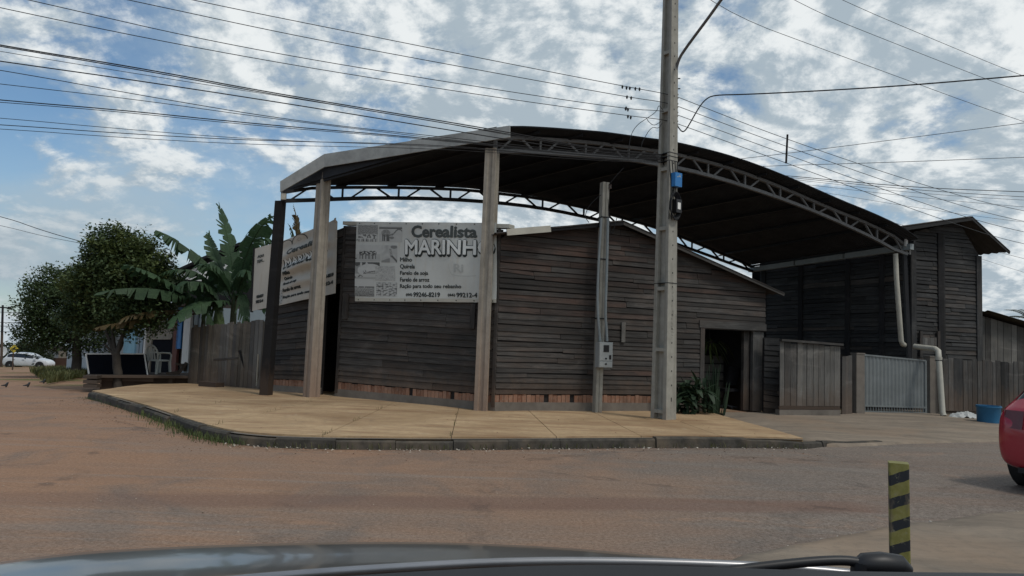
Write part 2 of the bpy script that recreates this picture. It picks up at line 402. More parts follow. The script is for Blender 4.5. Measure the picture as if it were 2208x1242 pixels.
kerb_px = [(196, 843), (255, 858), (310, 873), (365, 891), (400, 904), (440, 917), (490, 928), (560, 936), (660, 940), (780, 942), (920, 943), (1050, 943), (1200, 942), (1350, 941), (1500, 941), (1620, 942), (1735, 945)]
K = smooth([G(x, y, .15) for x, y in kerb_px], 1)
Kd = (K[0] - K[3]); Kd.z = 0; Kd.normalize()
# --- ground sheet
g = MB(); rows = []
xs = [-900, -500, -300, -200, -150] + [-120 + 4 * i for i in range(50)] + [90, 120, 160, 220, 320, 500, 900]
ys = [-300, -150, -80, -40] + [-20 + 4 * i for i in range(40)] + [150, 180, 230, 320, 500, 900, 1500, 2400]
for y in ys: rows.append([V((x, y, gz(x, y) - .05)) for x in xs])
struct(g.grid(rows).build('ground', M['dirt']))
# --- road: spreads out from the kerb toward the camera and along both streets
Kr = resample(K, 90)
far = K[0] + Kd * 62; left = [onground(lerp(far, K[0], i / 40), 0) for i in range(40)]
Rd = B_dir; rightpt = K[-1] + Rd * 60
right = [onground(lerp(K[-1], rightpt, (i + 1) / 30), 0) for i in range(30)]
base = left + [onground(p, 0) for p in Kr] + right
nrm = []
for i, p in enumerate(base):
    a = base[max(0, i - 6)]; b = base[min(len(base) - 1, i + 6)]; t = b - a; t.z = 0; t.normalize(); nrm.append(V((t.y, -t.x, 0)))
g = MB(); rows = []
for j, wv in enumerate([-.25, 0, .3, .6, 1, 1.5, 2, 2.6, 3.3, 4, 5, 6, 7.2, 8.5, 10, 12, 14, 17, 20, 24]):
    r = []
    for p, n in zip(base, nrm):
        q = p + n * wv; z = gz(q.x, q.y) + .012 * noise.noise(q * .6) * min(1, wv) - (.02 if wv < .35 else 0)
        r.append(V((q.x, q.y, z)))
    rows.append(r)
struct(g.grid(rows).build('road', M['road'], smooth=180))
# --- sidewalk with cast slabs and kerb stones
inner = [FE + V((-1.4, 1.6, 0)), FE + V((.3, .6, 0)), LF_L + L_back * .8 , A_L + (A_back + L_back) * .5, lerp(A_L, A_R, .5) + A_back * .6, A_R + B_back * .7, lerp(A_R, B_R, .5) + B_back * .6, G(1560, 893, .15) + B_back * .5]
NS = 97
Ko = resample(K, NS); Ki = resample(inner, NS)
g = MB(); rows = []
for j in range(9):
    rows.append([onground(lerp(a, b, j / 8), .125) for a, b in zip(Ko, Ki)])
side = struct(g.grid(rows).build('sidewalk', M['cement']))
cuts = [0, 10, 20, 31, 42, 53, 63, 72, 80, 88, 96]
for ci in range(len(cuts) - 1):
    i0, i1 = cuts[ci], cuts[ci + 1]
    for (v0, v1) in ((0.012, 1.0),):
        g = MB(); rows = []
        nj = 10
        for j in range(nj + 1):
            v = v0 + (v1 - v0) * j / nj; r = []
            for i in range(i0, i1 + 1):
                u = float(i)
                if i == i0 and i0 > 0: u += .035
                if i == i1 and i1 < 96: u -= .035
                k = int(min(u, 95)); fr = u - k
                a = lerp(Ko[k], Ko[k + 1], fr); b = lerp(Ki[k], Ki[k + 1], fr); p = lerp(a, b, v)
                r.append(onground(p, .15 + .01 * noise.noise(p * .8)))
            rows.append(r)
        n = len(rows[0]); m_ = len(rows); rows_ = rows
        g.grid(rows_)
        # skirt
        edge = [rows[0][i] for i in range(n)] + [rows[j][-1] for j in range(1, m_)] + [rows[-1][i] for i in range(n - 2, -1, -1)] + [rows[j][0] for j in range(m_ - 2, 0, -1)]
        lo = [p - V((0, 0, .06)) for p in edge]; q = len(edge)
        g.add(edge + lo, [(i, (i + 1) % q, q + (i + 1) % q, q + i) for i in range(q)])
        g.build('slab', M['slab'], side, recalc=False)
K2 = K + [G(x, y, .08) for x, y in ((1790, 947.5), (1840, 947.5), (1900, 945))]
d = [0]
for a, b in zip(K2, K2[1:]): d.append(d[-1] + (b - a).length)
nst = int(d[-1] / .78); Kk = resample(K2, nst * 4 + 1)
for i in range(nst):
    seg = Kk[i * 4:i * 4 + 5]; g = MB(); dz = random.uniform(-.032, .015); dy = random.uniform(-.028, .022); pr = []
    for j, p in enumerate(seg):
        k0 = i * 4 + j; t = Kk[min(k0 + 1, len(Kk) - 1)] - Kk[max(k0 - 1, 0)]; t.z = 0; t.normalize(); n = V((t.y, -t.x, 0))
        q = p + t * (.003 if j == 0 else -.003 if j == 4 else 0)
        xk = max(0.0, (q.x - K[-1].x + .5) / 2.0); fade = max(.18, 1 - xk * 1.1)
        top = gz(q.x, q.y) + .012 + (.118 + dz) * fade; bot = gz(q.x, q.y) - .08
        o = q + n * (.05 + dy)
        pr.append([V((o.x + n.x * .02, o.y + n.y * .02, bot)), V((o.x, o.y, top - .025)), V((o.x - n.x * .025, o.y - n.y * .025, top)), V((q.x - n.x * .09, q.y - n.y * .09, top)), V((q.x - n.x * .09, q.y - n.y * .09, bot))])
    vs = [x for r in pr for x in r]; fs = [(j * 5 + k, j * 5 + (k + 1) % 5, j * 5 + 5 + (k + 1) % 5, j * 5 + 5 + k) for j in range(4) for k in range(5)] + [(4, 3, 2, 1, 0), (20, 21, 22, 23, 24)]
    g.add(vs, fs).build('kerb_stone', M['kerb'], side)
# --- driveway apron on the right, and the strip on the near side of the road
o_px = [(1560, 897), (1650, 921), (1735, 945), (1800, 948), (1880, 946), (1960, 942), (2050, 940), (2230, 938)]
i_px = [(1562, 892), (1650, 893), (1740, 893), (1820, 893), (1900, 892), (1980, 893), (2060, 900), (2230, 902)]
Oo = resample([G(x, y, .1) for x, y in o_px], 40); Oi = resample([G(x, y, .1) for x, y in i_px], 40)
g = MB(); rows = [[onground(p + V((.0, -.06, 0)), -.08) for p in Oo]]
for j in range(13):
    v = j / 10; r = []
    for i, (a, b) in enumerate(zip(Oo, Oi)):
        p = lerp(a, b, v); h = .015 + min(1, v * 1.6 + max(0, .45 - i / 40)) * .11
        r.append(onground(p, h + .012 * noise.noise(p * .9)))
    rows.append(r)
struct(g.grid(rows).build('driveway', M['drive'], smooth=180))
# dirt washed over the edge of the street in front of the gate
e0 = [(1560, 1215), (1640, 1190), (1750, 1168), (1900, 1142), (2040, 1122), (2208, 1098), (2400, 1070)]
E = smooth([G(x, y, 0) for x, y in e0], 2); E = resample(E, 60)
for i, p in enumerate(E): p += V((.05 * noise.noise(V((i * .55, 0, 0))), .05 * noise.noise(V((i * .7, 5, 0))), 0))
g = MB(); rows = []
for j, wv in enumerate((0, .03, .12, .3, .7, 1.3, 2.2, 3.5, 6)):
    rows.append([onground(p + V((.25, -1, 0)).normalized() * wv, (-.03 if j == 0 else .018 if j == 1 else .02) + .02 * noise.noise(p * 2 + V((0, wv * 2, 0)))) for p in E])
struct(g.grid(rows).build('roadside_apron', M['drive'], smooth=180))
# --- grit along the kerb and the apron edge
def grit(name, line, n, spread, size, mat, label, offn=(0, 1)):
    g = MB(); R = resample(line, 200)
    for _ in range(n):
        i = random.randrange(len(R) - 1); t = (R[i + 1] - R[i]).normalized(); nn = V((t.y, -t.x, 0))
        p = lerp(R[i], R[i + 1], random.random()) + nn * (offn[0] + abs(random.gauss(0, spread)) * offn[1]); s = size * random.uniform(.4, 1.6)
        p.z = gz(p.x, p.y) + s * .25
        vs = [p + V((random.uniform(-1, 1), random.uniform(-1, 1), random.uniform(-.4, .5))) * s for _ in range(4)]
        g.add(vs, [(0, 1, 2), (0, 2, 3), (0, 3, 1), (1, 3, 2)])
    o = g.build(name, mat); return tag(o, label, 'gravel', kind='stuff')
M['chips'] = plain('pale_chips', (.5, .46, .4), .9, .2, 0, .4, 30)
M['grit'] = plain('tan_grit', (.34, .28, .22), .9, .2, 0, .4, 30)
M['pebble'] = plain('red_pebbles', (.2, .12, .08), .9, .2, 0, .4, 30)
kl = [p for p in K if p.x > -3.9]
grit('gravel', kl, 300, .16, .016, M['chips'], 'pale chips and gravel washed up against the foot of the kerb', (.1, 1))
grit('loose_grit', K, 900, .6, .013, M['pebble'], 'brown grit scattered on the road along the kerb', (.1, 1))
grit('edge_rubble', E, 500, .35, .016, M['chips'], 'broken pale rubble along the near edge of the asphalt', (0, 1))
g = MB(); rd_ = random.Random(77)
for _ in range(2200):
    D_ = 4.5 + 13 * rd_.random() ** 1.6; x_ = rd_.uniform(-.75, .72) * D_
    p = V((x_, D_, gz(x_, D_)))
    if (p - min(Ko, key=lambda q: (q - p).length)).length < .3: continue
    if D_ > 10.6 and x_ > -3.8 - (D_ - 11) * .9: continue
    s = rd_.uniform(.004, .012); vs = [p + V((rd_.uniform(-1, 1), rd_.uniform(-1, 1), rd_.uniform(0, .9))) * s for _ in range(4)]; g.add(vs, [(0, 1, 2), (0, 2, 3), (0, 3, 1), (1, 3, 2)])
tag(g.build('road_grit', M['grit'], recalc=False), 'tiny pale stones scattered over the asphalt', 'gravel', kind='stuff')
# litter: leaves and bits on the sidewalk
g = MB()
for _ in range(120):
    u = random.randrange(96); p = lerp(Ko[u], Ki[u], random.uniform(.05, .9)); a = random.uniform(0, 6.3); s = random.uniform(.012, .035)
    z = gz(p.x, p.y) + .165
    g.add([V((p.x, p.y, z)), V((p.x + s * math.cos(a), p.y + s * math.sin(a), z + s * .3)), V((p.x + s * math.cos(a + 1), p.y + s * math.sin(a + 1), z))], [(0, 1, 2)])
tag(g.build('leaf_litter', M['pebble']), 'dry leaf litter scattered over the sidewalk', 'litter', kind='stuff')
# ================================================================== STORE
CNT = {}
def plank(name, parent, q, nrm, th, mat, tilt=0.0, along='u'):
    """q: 4 front corners BL, BR, TR, TL; board of thickness th behind them; the lower edge stands proud by tilt"""
    q = [V(p) for p in q]; f = [q[0] + nrm * tilt, q[1] + nrm * tilt, q[2], q[3]]
    b = [p - nrm * th for p in q]; ln = max((q[1] - q[0]).length, (q[2] - q[3]).length); hh = max((q[3] - q[0]).length, (q[2] - q[1]).length)
    r1, r2 = random.uniform(0, 40), random.uniform(0, 40)
    if along == 'u': uv = [(r1, r2), (r1 + ln, r2), (r1 + ln, r2 + hh), (r1, r2 + hh)]
    else: uv = [(r1, r2), (r1, r2 + ln), (r1 + hh, r2 + ln), (r1 + hh, r2)]
    m = MB(); fs = [(0, 1, 2, 3), (7, 6, 5, 4), (0, 4, 5, 1), (1, 5, 6, 2), (2, 6, 7, 3), (3, 7, 4, 0)]
    uu = uv + uv; m.add(f + b, fs, [[uu[k] for k in x] for x in fs])
    return m.build(name, mat, parent)
class Face:
    """a wall plane: bilinear between four corner points"""
    def __init__(s, BL, BR, TL, TR):
        s.BL, s.BR, s.TL, s.TR = BL, BR, TL, TR; s.len = (BR - BL).length
        d = BR - BL; d.z = 0; d.normalize(); s.d = d; s.n = V((d.y, -d.x, 0))   # normal toward the street
    def P(s, u, h, off=0.0):     # u 0..1 across, h 0..1 up
        return lerp(lerp(s.BL, s.BR, u), lerp(s.TL, s.TR, u), h) + s.n * off
def clad(face, parent, rows, h0, topf, mats, openings=(), breaks=(2.2, 4.5), off=.0, tilt=.018, name='board', jit=.004):
    H = 1.0 - h0; hw_ = [random.uniform(.78, 1.22) for _ in range(rows)]; hs_ = sum(hw_); acc = [h0]
    for x_ in hw_: acc.append(acc[-1] + H * x_ / hs_)
    for k in range(rows):
        a, b = acc[k], acc[k + 1]
        us = [i / 200 for i in range(201)]; ok = [u for u in us if topf(u) > a + .004]
        if not ok: continue
        uL, uR = ok[0], ok[-1]
        okb = [u for u in us if topf(u) >= b]
        if okb: tL, tR = okb[0], okb[-1]; bt = b
        else:
            bt = max(topf(u) for u in us); um = max(us, key=topf); tL = tR = um
        spans = [(uL, uR)]
        for (o0, o1, ha, hb) in openings:
            if (a + b) / 2 > ha and (a + b) / 2 < hb:
                new = []
                for (x0, x1) in spans:
                    if o1 <= x0 or o0 >= x1: new.append((x0, x1)); continue
                    if o0 > x0: new.append((x0, o0))
                    if o1 < x1: new.append((o1, x1))
                spans = new
        for (x0, x1) in spans:
            c = [x0]; t = x0 + random.uniform(.3, 1) * random.uniform(*breaks) / face.len
            while t < x1 - .5 / face.len: c.append(t); t += random.uniform(*breaks) / face.len
            c.append(x1); gp = .004 / face.len
            for p, q in zip(c, c[1:]):
                l0, l1 = p + gp, q - gp
                t0 = max(l0, min(tL, l1)) if p == uL else l0
                t1 = min(l1, max(tR, l0)) if q == uR else l1
                if t1 < t0: t0 = t1 = (t0 + t1) / 2
                dz = random.gauss(0, jit); dw = random.gauss(0, jit); go = .0035 if random.random() < .85 else random.uniform(.006, .014)
                m = mats(p, (a + b) / 2) if callable(mats) else mats
                oo = off + random.uniform(0, .006)
                Q = [face.P(l0, a, oo) + V((0, 0, dz)), face.P(l1, a, oo) + V((0, 0, dw)), face.P(t1, bt, oo) + V((0, 0, dw - go)), face.P(t0, bt, oo) + V((0, 0, dz - go))]
                plank(name, parent, Q, face.n, .02, m, tilt)
def panel(face, name, parent, mat, u0, u1, h0, h1, off, th=.04):
    m = MB(); a = [face.P(u0, h0, off), face.P(u1, h0, off), face.P(u1, h1, off), face.P(u0, h1, off)]
    return m.hexa(a, [p - face.n * th for p in a]).build(name, mat, parent)
def poly_wall(face, name, parent, mat, pts, off, th=.04):
    m = MB(); m.prism([face.P(u, h, off) for u, h in pts], -face.n * th); return m.build(name, mat, parent)

store = thing('wooden_store', (A_R.x + 1, A_R.y + 1, A_R.z), 'weathered board-clad corner store with painted banners and an open doorway', 'store')
zup = V((0, 0, 1))
def top_at(px, py, base): 
    p = U(px, py, base.y); return V((base.x, base.y, p.z))
# chamfered corner wall (A)
fa = Face(A_L, A_R, top_at(737, 482, A_L), top_at(1090, 489, A_R))
wa = panel(fa, 'wall', store, M['interior'], 0, 1, 0, .985, -.03, .06)
def mA(u, h):
    return M['wood_brown'] if random.random() < (.06 if h < .62 else .12) else M['wood_grey']
hb = .085
clad(fa, wa, 27, hb, lambda u: .99, mA, breaks=(2.6, 5.5))
# gable wall (B)
HB = UP(1332, 476, A_R, B_R).z - A_R.z + .02
fb = Face(A_R, B_R, A_R + V((0, 0, HB)), B_R + V((0, 0, HB)))
def ub(px, py):   # pixel -> (u,h) on wall B
    p = UP(px, py, A_R, B_R); u = ((p - A_R).dot(B_dir)) / (fb.len)
    b = lerp(fb.BL, fb.BR, u); t = lerp(fb.TL, fb.TR, u); return u, (p.z - b.z) / (t.z - b.z)
pk = ub(1332, 484); gl = ub(1082, 505); gr = ub(1645, 611)
gl = (0.0, gl[1]); gr = (1.0, gr[1])
def topB(u):
    return lerp(gl[1], pk[1], (u / pk[0])) if u < pk[0] else lerp(pk[1], gr[1], (u - pk[0]) / (1 - pk[0]))
d0 = ub(1517, 700); d1 = ub(1643, 709); d2 = ub(1517, 885)
wb = MB()
hx = (d0[1] + d1[1]) / 2
pts = [(0, 0), (d0[0], 0), (d0[0], hx), (1, hx), (1, gr[1] - .01), (pk[0], pk[1] - .01), (0, gl[1] - .01)]
wbo = poly_wall(fb, 'wall', store, M['interior'], pts, -.03, .06)
def mB(u, h):
    red = min(1, max(0, (h - .5) * 2.6))
    return M['wood_brown'] if random.random() < .05 + .6 * red else (M['wood_fence'] if u > .58 and h < .5 and random.random() < .5 else M['wood_grey'])
rowsB = 34
hstep = (1 - hb) / rowsB; hx_r = hb + round((hx - hb) / hstep) * hstep
clad(fb, wbo, rowsB, hb, topB, mB, [(d0[0], 1.0, 0, hx_r)], breaks=(2.2, 5.0), jit=.011)
# left facade along the side street
fl = Face(LF_L, A_L, top_at(556, 545, LF_L), V((A_L.x, A_L.y, fa.TL.z - .02)))
p_ = UP(690, 855, LF_L, A_L); ud0 = (p_ - LF_L).dot(L_dir) / fl.len
wl = poly_wall(fl, 'wall', store, M['interior'], [(0, 0), (ud0, 0), (ud0, .66), (1, .66), (1, .985), (0, .985)], -.03, .06)
clad(fl, wl, 26, hb, lambda u: .99, lambda u, h: M['wood_grey'] if random.random() < .6 else M['wood_black'], [(ud0, 1.0, 0, .64)], breaks=(1.5, 3))
# foundations: cement strip with a soldier course of hollow bricks
for fc, un, br0 in ((fa, 1.0, 0.0), (fb, d0[0], 0.0), (fl, ud0, 0.0)):
    fo = panel(fc, 'foundation', store, M['cement'], 0, un, -.06, .042, .015, .07)
    nb = int(fc.len * un / .098)
    for i in range(nb):
        u0 = un * i / nb; u1 = un * (i + .9) / nb
        if random.random() < .02: continue
        panel(fc, 'brick', fo, M['brick'], u0, u1, .042, hb - .002 - random.uniform(0, .006), .005 + random.uniform(-.006, .006), .05)
# parapet cap on wall A, corner boards
g = MB(); a = fa.P(-.0, 1.0, .04); b = fa.P(1.05, 1.0, .04)
g.hexa([a + zup * -.03, b + zup * -.03, b + zup * .05, a + zup * .05], [p - fa.n * .2 for p in (a + zup * -.03, b + zup * -.03, b + zup * .05, a + zup * .05)])
g.build('parapet_cap', M['white_pvc'], store)
for fc, u in ((fa, .004), (fa, .985), (fb, .99)):
    h1 = .985 if fc is fa else hx + .2
    if fc is fb: continue
    panel(fc, 'corner_board', store, M['wood_grey'], u, u + .016, .02, h1, .03, .03)
for (x0, y0, x1, y1, A, B_, fc) in ((743, 635, 752, 688, A_L, A_R, fa), (1018, 655, 1026, 709, A_L, A_R, fa), (1338, 695, 1345, 738, A_R, B_R, fb)):
    a = UP(x0, y0, A, B_) + fc.n * .06; b = UP(x1, y1, A, B_) + fc.n * .06
    q = [V((a.x, a.y, b.z)), b, V((b.x, b.y, a.z)), a]
    plank('batten', store, q, fc.n, .035, M['wood_pale'] if fc is fb else M['wood_grey'], 0, 'v')
# gable roof over B: two corrugated slopes running back from the street
back = B_back * 6.5
def slope(a, b, name, over=.25):
    g = MB(); n = 60; rows = []; r2 = []
    ax = (b - a); st = -B_back * over
    for j in range(2):
        o = st if j == 0 else back
        r = []
        for i in range(n + 1):
            r.append(a + ax * (i / n) + o)
        rows.append(r)
    # corrugation runs down the slope: ripple along the back direction instead, so subdivide that way
    rows = []; nb_ = 90
    for i in range(nb_ + 1):
        o = lerp(st, back, i / nb_); zz = .022 * math.sin(i * math.pi / 1.5)
        rows.append([a + o + zup * zz, b + o + zup * zz])
    up = [[p + zup * .012 for p in r] for r in rows]
    g.grid(up); g.grid([[p for p in reversed(r)] for r in rows])
    ed = [up[0][0], up[0][1], rows[0][1], rows[0][0]]; g.add(ed, [(0, 1, 2, 3)])
    return g.build(name, M['roof_old'], store, smooth=60, recalc=False)
P_pk = fb.P(pk[0], pk[1]) + zup * .04; P_l = fb.P(-.03, gl[1] - .02) + zup * .04
pe = UP(1676, 636, A_R, B_R) 
slope(P_l, P_pk, 'roof_sheet'); slope(P_pk, V((pe.x, pe.y, pe.z + .02)), 'roof_sheet')
g = MB()
a, b = fb.P(0.0, gl[1]) - B_back * .3, fb.P(.14, lerp(gl[1], pk[1], .14 / pk[0])) - B_back * .3
g.beam(a + zup * .0, b + zup * .0, .03, .13); g.build('verge_board', M['white_pvc'], store)
g = MB(); a, b = fb.P(.14, topB(.14)) - B_back * .22, fb.P(pk[0], pk[1]) - B_back * .22
g.beam(a, b, .03, .09); g.build('verge_board', M['wood_dark'], store)
g = MB(); a, b = fb.P(pk[0], pk[1]) - B_back * .22, V((pe.x, pe.y, pe.z)) - B_back * .22
g.beam(a, b, .03, .07); g.build('verge_board', M['wood_fence'], store)
# flat roof behind the parapet, back and side walls, floor of the shop
bk = A_R + B_back * 6.2; bl = LF_L + L_back * 5
g = MB(); z1 = fa.TR.z - .35
g.prism([V((p.x, p.y, z1)) for p in (A_L + (A_back + L_back) * .1, A_R + A_back * .12, bk, bl, LF_L + L_back * .12)], zup * .06); g.build('flat_roof', M['roof_old'], store)
def backwall(a, b, z0, z1, name='back_wall'):
    g = MB(); d = (b - a); d.z = 0; d.normalize(); n = V((-d.y, d.x, 0)) * .06
    q = [V((a.x, a.y, z0)), V((b.x, b.y, z0)), V((b.x, b.y, z1)), V((a.x, a.y, z1))]
    return g.hexa(q, [p + n for p in q]).build(name, M['wood_black'], store)
brk = B_R + B_back * 6.2
backwall(bl, bk, 0, z1); backwall(LF_L + L_back * .1, bl, 0, z1, 'side_wall')
backwall(bk, brk, 0, 3.2); 
# right end wall of B with an opening hidden in shade, door jamb and lintel
q0 = fb.P(1.0, 0, -.1); q1 = q0 + B_back * 6.1
g = MB(); g.hexa([V((q0.x, q0.y, 0.05)), V((q1.x, q1.y, 0.05)), V((q1.x, q1.y, 3.1)), V((q0.x, q0.y, 3.1))], [p - B_dir * .06 for p in (V((q0.x, q0.y, 0.05)), V((q1.x, q1.y, 0.05)), V((q1.x, q1.y, 3.1)), V((q0.x, q0.y, 3.1)))])
g.build('side_wall', M['wood_black'], store)
uj = ub(1624, 800)[0]; uj0 = ub(1611, 800)[0]
plank('door_jamb', store, [fb.P(uj, .0, -.01), fb.P(.995, .0, -.01), fb.P(.995, hx_r - .004, -.01), fb.P(uj, hx_r - .004, -.01)], fb.n, .09, M['wood_fence'], 0, 'v')
plank('door_jamb', store, [fb.P(uj0, .0, -.12), fb.P(uj - .002, .0, -.12), fb.P(uj - .002, hx_r - .004, -.12), fb.P(uj0, hx_r - .004, -.12)], fb.n, .09, M['wood_grey'], 0, 'v')
plank('door_jamb', store, [fb.P(d0[0] - .014, .0, .032), fb.P(d0[0] + .003, .0, .032), fb.P(d0[0] + .003, hx_r, .032), fb.P(d0[0] - .014, hx_r, .032)], fb.n, .04, M['wood_grey'], 0, 'v')
plank('lintel', store, [fb.P(d0[0] - .02, hx_r - .004, .045), fb.P(1.0, hx_r - .004, .045), fb.P(1.0, hx_r + .035, .045), fb.P(d0[0] - .02, hx_r + .035, .045)], fb.n, .03, M['wood_fence'], 0)
# inside: plank counter, sacks, chair, hanging plant
cu0, cu1 = ub(1556, 830)[0], 1.0
ct = thing('plank_counter', fb.P(cu0, 0, -1.3), 'low counter of pale horizontal planks inside the dark doorway', 'counter')
for i in range(5):
    plank('plank', ct, [fb.P(cu0, .05 + i * .052, -1.3), fb.P(cu1 - .02, .05 + i * .052, -1.3), fb.P(cu1 - .02, .095 + i * .052, -1.3), fb.P(cu0, .095 + i * .052, -1.3)], fb.n, .03, M['wood_pale'], 0)
g = MB(); g.hexa([fb.P(cu0, 0, -1.35), fb.P(cu1, 0, -1.35), fb.P(cu1, .31, -1.35), fb.P(cu0, .31, -1.35)], [fb.P(cu0, 0, -1.5), fb.P(cu1, 0, -1.5), fb.P(cu1, .31, -1.5), fb.P(cu0, .31, -1.5)]); g.build('counter_back', M['wood_dark'], ct)
# sacks stacked behind the corner door
M['sack'] = plain('woven_sack', (.2, .25, .27), .8, .2, 0, .3, 14, .3)
sx0 = lerp(fl.P(ud0, 0), A_L, .5) + L_back * .9
for i in range(3):
    g = MB(); rows = []
    c = V((sx0.x, sx0.y, .2 + i * .17 + gz(sx0.x, sx0.y))); R = Matrix.Rotation(random.uniform(.5, 1.0), 3, 'Z')
    for a in range(9):
        th = math.pi * a / 8 - math.pi / 2; r = []
        for b in range(17):
            ph = 2 * math.pi * b / 16; e = lambda x: math.copysign(abs(x) ** .5, x)
            r.append(c + R @ V((.42 * e(math.cos(th)) * e(math.cos(ph)), .27 * e(math.cos(th)) * e(math.sin(ph)), .09 * e(math.sin(th)) + .01 * noise.noise(V((a, b, i))))))
        rows.append(r)
    tag(g.grid(rows).build('feed_sack', M['sack'], smooth=180), ('bottom', 'middle', 'top')[i] + ' grey woven feed sack piled inside the narrow corner door', 'sack', 'feed sacks in the corner door')
# ================================================================== CANOPY
C3 = G(1043, 884, .15) - A_back * .05        # front column
C2 = G(671, 856, .15)                        # corner column
C1 = G(582, 851, .15) - L_back * .12      # black column
FT_A = V((C3.x, C3.y, 0)); FT_B = U(1955, 547, 19.5); FT_B = V((FT_B.x, FT_B.y, 0))
BT_A = U(606, 430, C1.y); BT_A = V((BT_A.x, BT_A.y, 0)); BT_B = U(1625, 582, 24.8); BT_B = V((BT_B.x, BT_B.y, 0))
canopy = thing('canopy', (C3.x, C3.y, C3.z), 'dark curved steel truss canopy over the corner store on concrete columns', 'canopy')
fr_top = [(1070, 299), (1103, 297), (1170, 300), (1238, 305), (1283, 308), (1370, 320), (1422, 326), (1470, 336), (1541, 353), (1612, 376), (1686, 405), (1794, 452), (1849, 473), (1924, 507), (1953, 530)]
fr_bot = [(1070, 326), (1160, 328), (1235, 333), (1338, 341), (1425, 356), (1502, 371), (1595, 398), (1700, 434), (1786, 468), (1895, 519), (1935, 543), (1955, 548)]
bk_top = [(612, 415), (661, 405), (755, 404), (839, 404), (920, 406), (1007, 409), (1080, 418), (1158, 427), (1225, 440), (1290, 455), (1364, 476), (1418, 492), (1483, 516), (1534, 538), (1586, 559), (1625, 577)]
bk_bot = [(612, 434), (684, 432), (788, 427.5), (887, 428), (971, 430.6), (1042, 435), (1129, 443.5), (1200, 455), (1267, 469), (1383, 497), (1460, 527), (1512, 545), (1563, 564), (1625, 586)]
def chord(px, A, B): return resample(smooth([UP(x, y, A, B) for x, y in px], 1), 49)
FTt, FTb = chord(fr_top, FT_A, FT_B), chord(fr_bot, FT_A, FT_B)
BTt, BTb = chord(bk_top, BT_A, BT_B), chord(bk_bot, BT_A, BT_B)
def at_u(P, A, B, u):     # point of chord P above plan position u along AB
    d = (B - A); Ln = d.length; d = d / Ln
    for a, b in zip(P, P[1:]):
        ua, ub_ = (a - A).dot(d) / Ln, (b - A).dot(d) / Ln
        if ua <= u <= ub_ or (b is P[-1] and u >= ub_): 
            return lerp(a, b, 0 if ub_ == ua else min(1, max(0, (u - ua) / (ub_ - ua))))
    return P[0].copy()
def truss(name, T, B_, A, Bp, npan, mat, wd):
    nrm_ = V((-(Bp - A).y, (Bp - A).x, 0)).normalized()
    g = MB()
    for a, b in zip(B_[::2], B_[2::2]): g.beam(a, b + (b - a) * .01, wd, wd * .9)
    for a, b in zip(B_[::2], B_[2::2]): g.beam(a + zup * wd * .3 + nrm_ * wd * .3, b + zup * wd * .3 + nrm_ * wd * .3, wd * .3, wd)
    tr = g.build(name, mat, canopy)
    g = MB()
    for a, b in zip(T[::2], T[2::2]): g.beam(a, b + (b - a) * .01, wd, wd * .9)
    g.build('top_chord', mat, tr)
    for k in range(npan + 1):
        u = k / npan; t, b = at_u(T, A, Bp, u), at_u(B_, A, Bp, u)
        g = MB(); g.beam(b, t, wd * .55, wd * .55, up=nrm_); g.build('vertical_strut', mat, tr)
        if k < npan:
            um = (k + .5) / npan; tm = at_u(T, A, Bp, um); b2 = at_u(B_, A, Bp, u + .12 / npan); b3 = at_u(B_, A, Bp, u + .88 / npan)
            g = MB(); g.beam(b2, at_u(T, A, Bp, um - .08 / npan), wd * .55, wd * .55, up=nrm_); g.build('diagonal_strut', mat, tr)
            g = MB(); g.beam(at_u(T, A, Bp, um + .08 / npan), b3, wd * .55, wd * .55, up=nrm_); g.build('diagonal_strut', mat, tr)
    return tr
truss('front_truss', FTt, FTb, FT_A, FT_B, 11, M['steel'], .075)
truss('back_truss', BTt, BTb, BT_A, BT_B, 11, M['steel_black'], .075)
# roof surface: ruled between the two trusses, with the chamfered wing out to the corner column
fbk = (FT_B - FT_A); fbn = V((fbk.y, -fbk.x, 0)).normalized()      # toward the street
FOv = .38
NU = 48
FE_, BE_ = [], []
for k in range(NU + 1):
    u = k / NU
    f = at_u(FTt, FT_A, FT_B, u); b = at_u(BTt, BT_A, BT_B, u)
    FE_.append(f + fbn * FOv + zup * .13); BE_.append(b - fbn * .25 + zup * .1)
corner_top = U(700, 343, C2.y - .15) 
FLp = FE_[0] + (FE_[1] - FE_[0]).normalized() * -.15
def two_sided(rows, th):
    g = MB(); up = [[p + zup * th for p in r] for r in rows]
    n = len(rows[0])
    def uvgrid(R, flip):
        b = len(g.v); vs = [p for r in R for p in r]; fs = []; uvs = []
        for i in range(len(R) - 1):
            for k in range(n - 1):
                f = [i * n + k, i * n + k + 1, (i + 1) * n + k + 1, (i + 1) * n + k]
                u = [(i * .25, k * 1.0), (i * .25, k + 1.0), (i * .25 + .25, k + 1.0), (i * .25 + .25, k * 1.0)]
                if flip: f.reverse(); u.reverse()
                fs.append(f); uvs.append(u)
        g.add(vs, fs, uvs)
    uvgrid(up, False); uvgrid(rows, True)
    m_ = len(rows)
    e1 = [rows[0][i] for i in range(n)] + [rows[j][-1] for j in range(1, m_)] + [rows[-1][i] for i in range(n - 2, -1, -1)] + [rows[j][0] for j in range(m_ - 2, 0, -1)]
    e2 = [p + zup * th for p in e1]; q = len(e1)
    g.add(e1 + e2, [(i, (i + 1) % q, q + (i + 1) % q, q + i) for i in range(q)])
    return g
rows = [[lerp(FE_[k], BE_[k], j / 8) for j in range(9)] for k in range(NU + 1)]
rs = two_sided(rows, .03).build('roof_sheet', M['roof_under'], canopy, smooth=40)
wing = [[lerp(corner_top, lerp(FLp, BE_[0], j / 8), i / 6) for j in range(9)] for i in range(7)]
wing[0] = [corner_top + (lerp(FLp, BE_[0], j / 8) - corner_top) * .004 for j in range(9)]
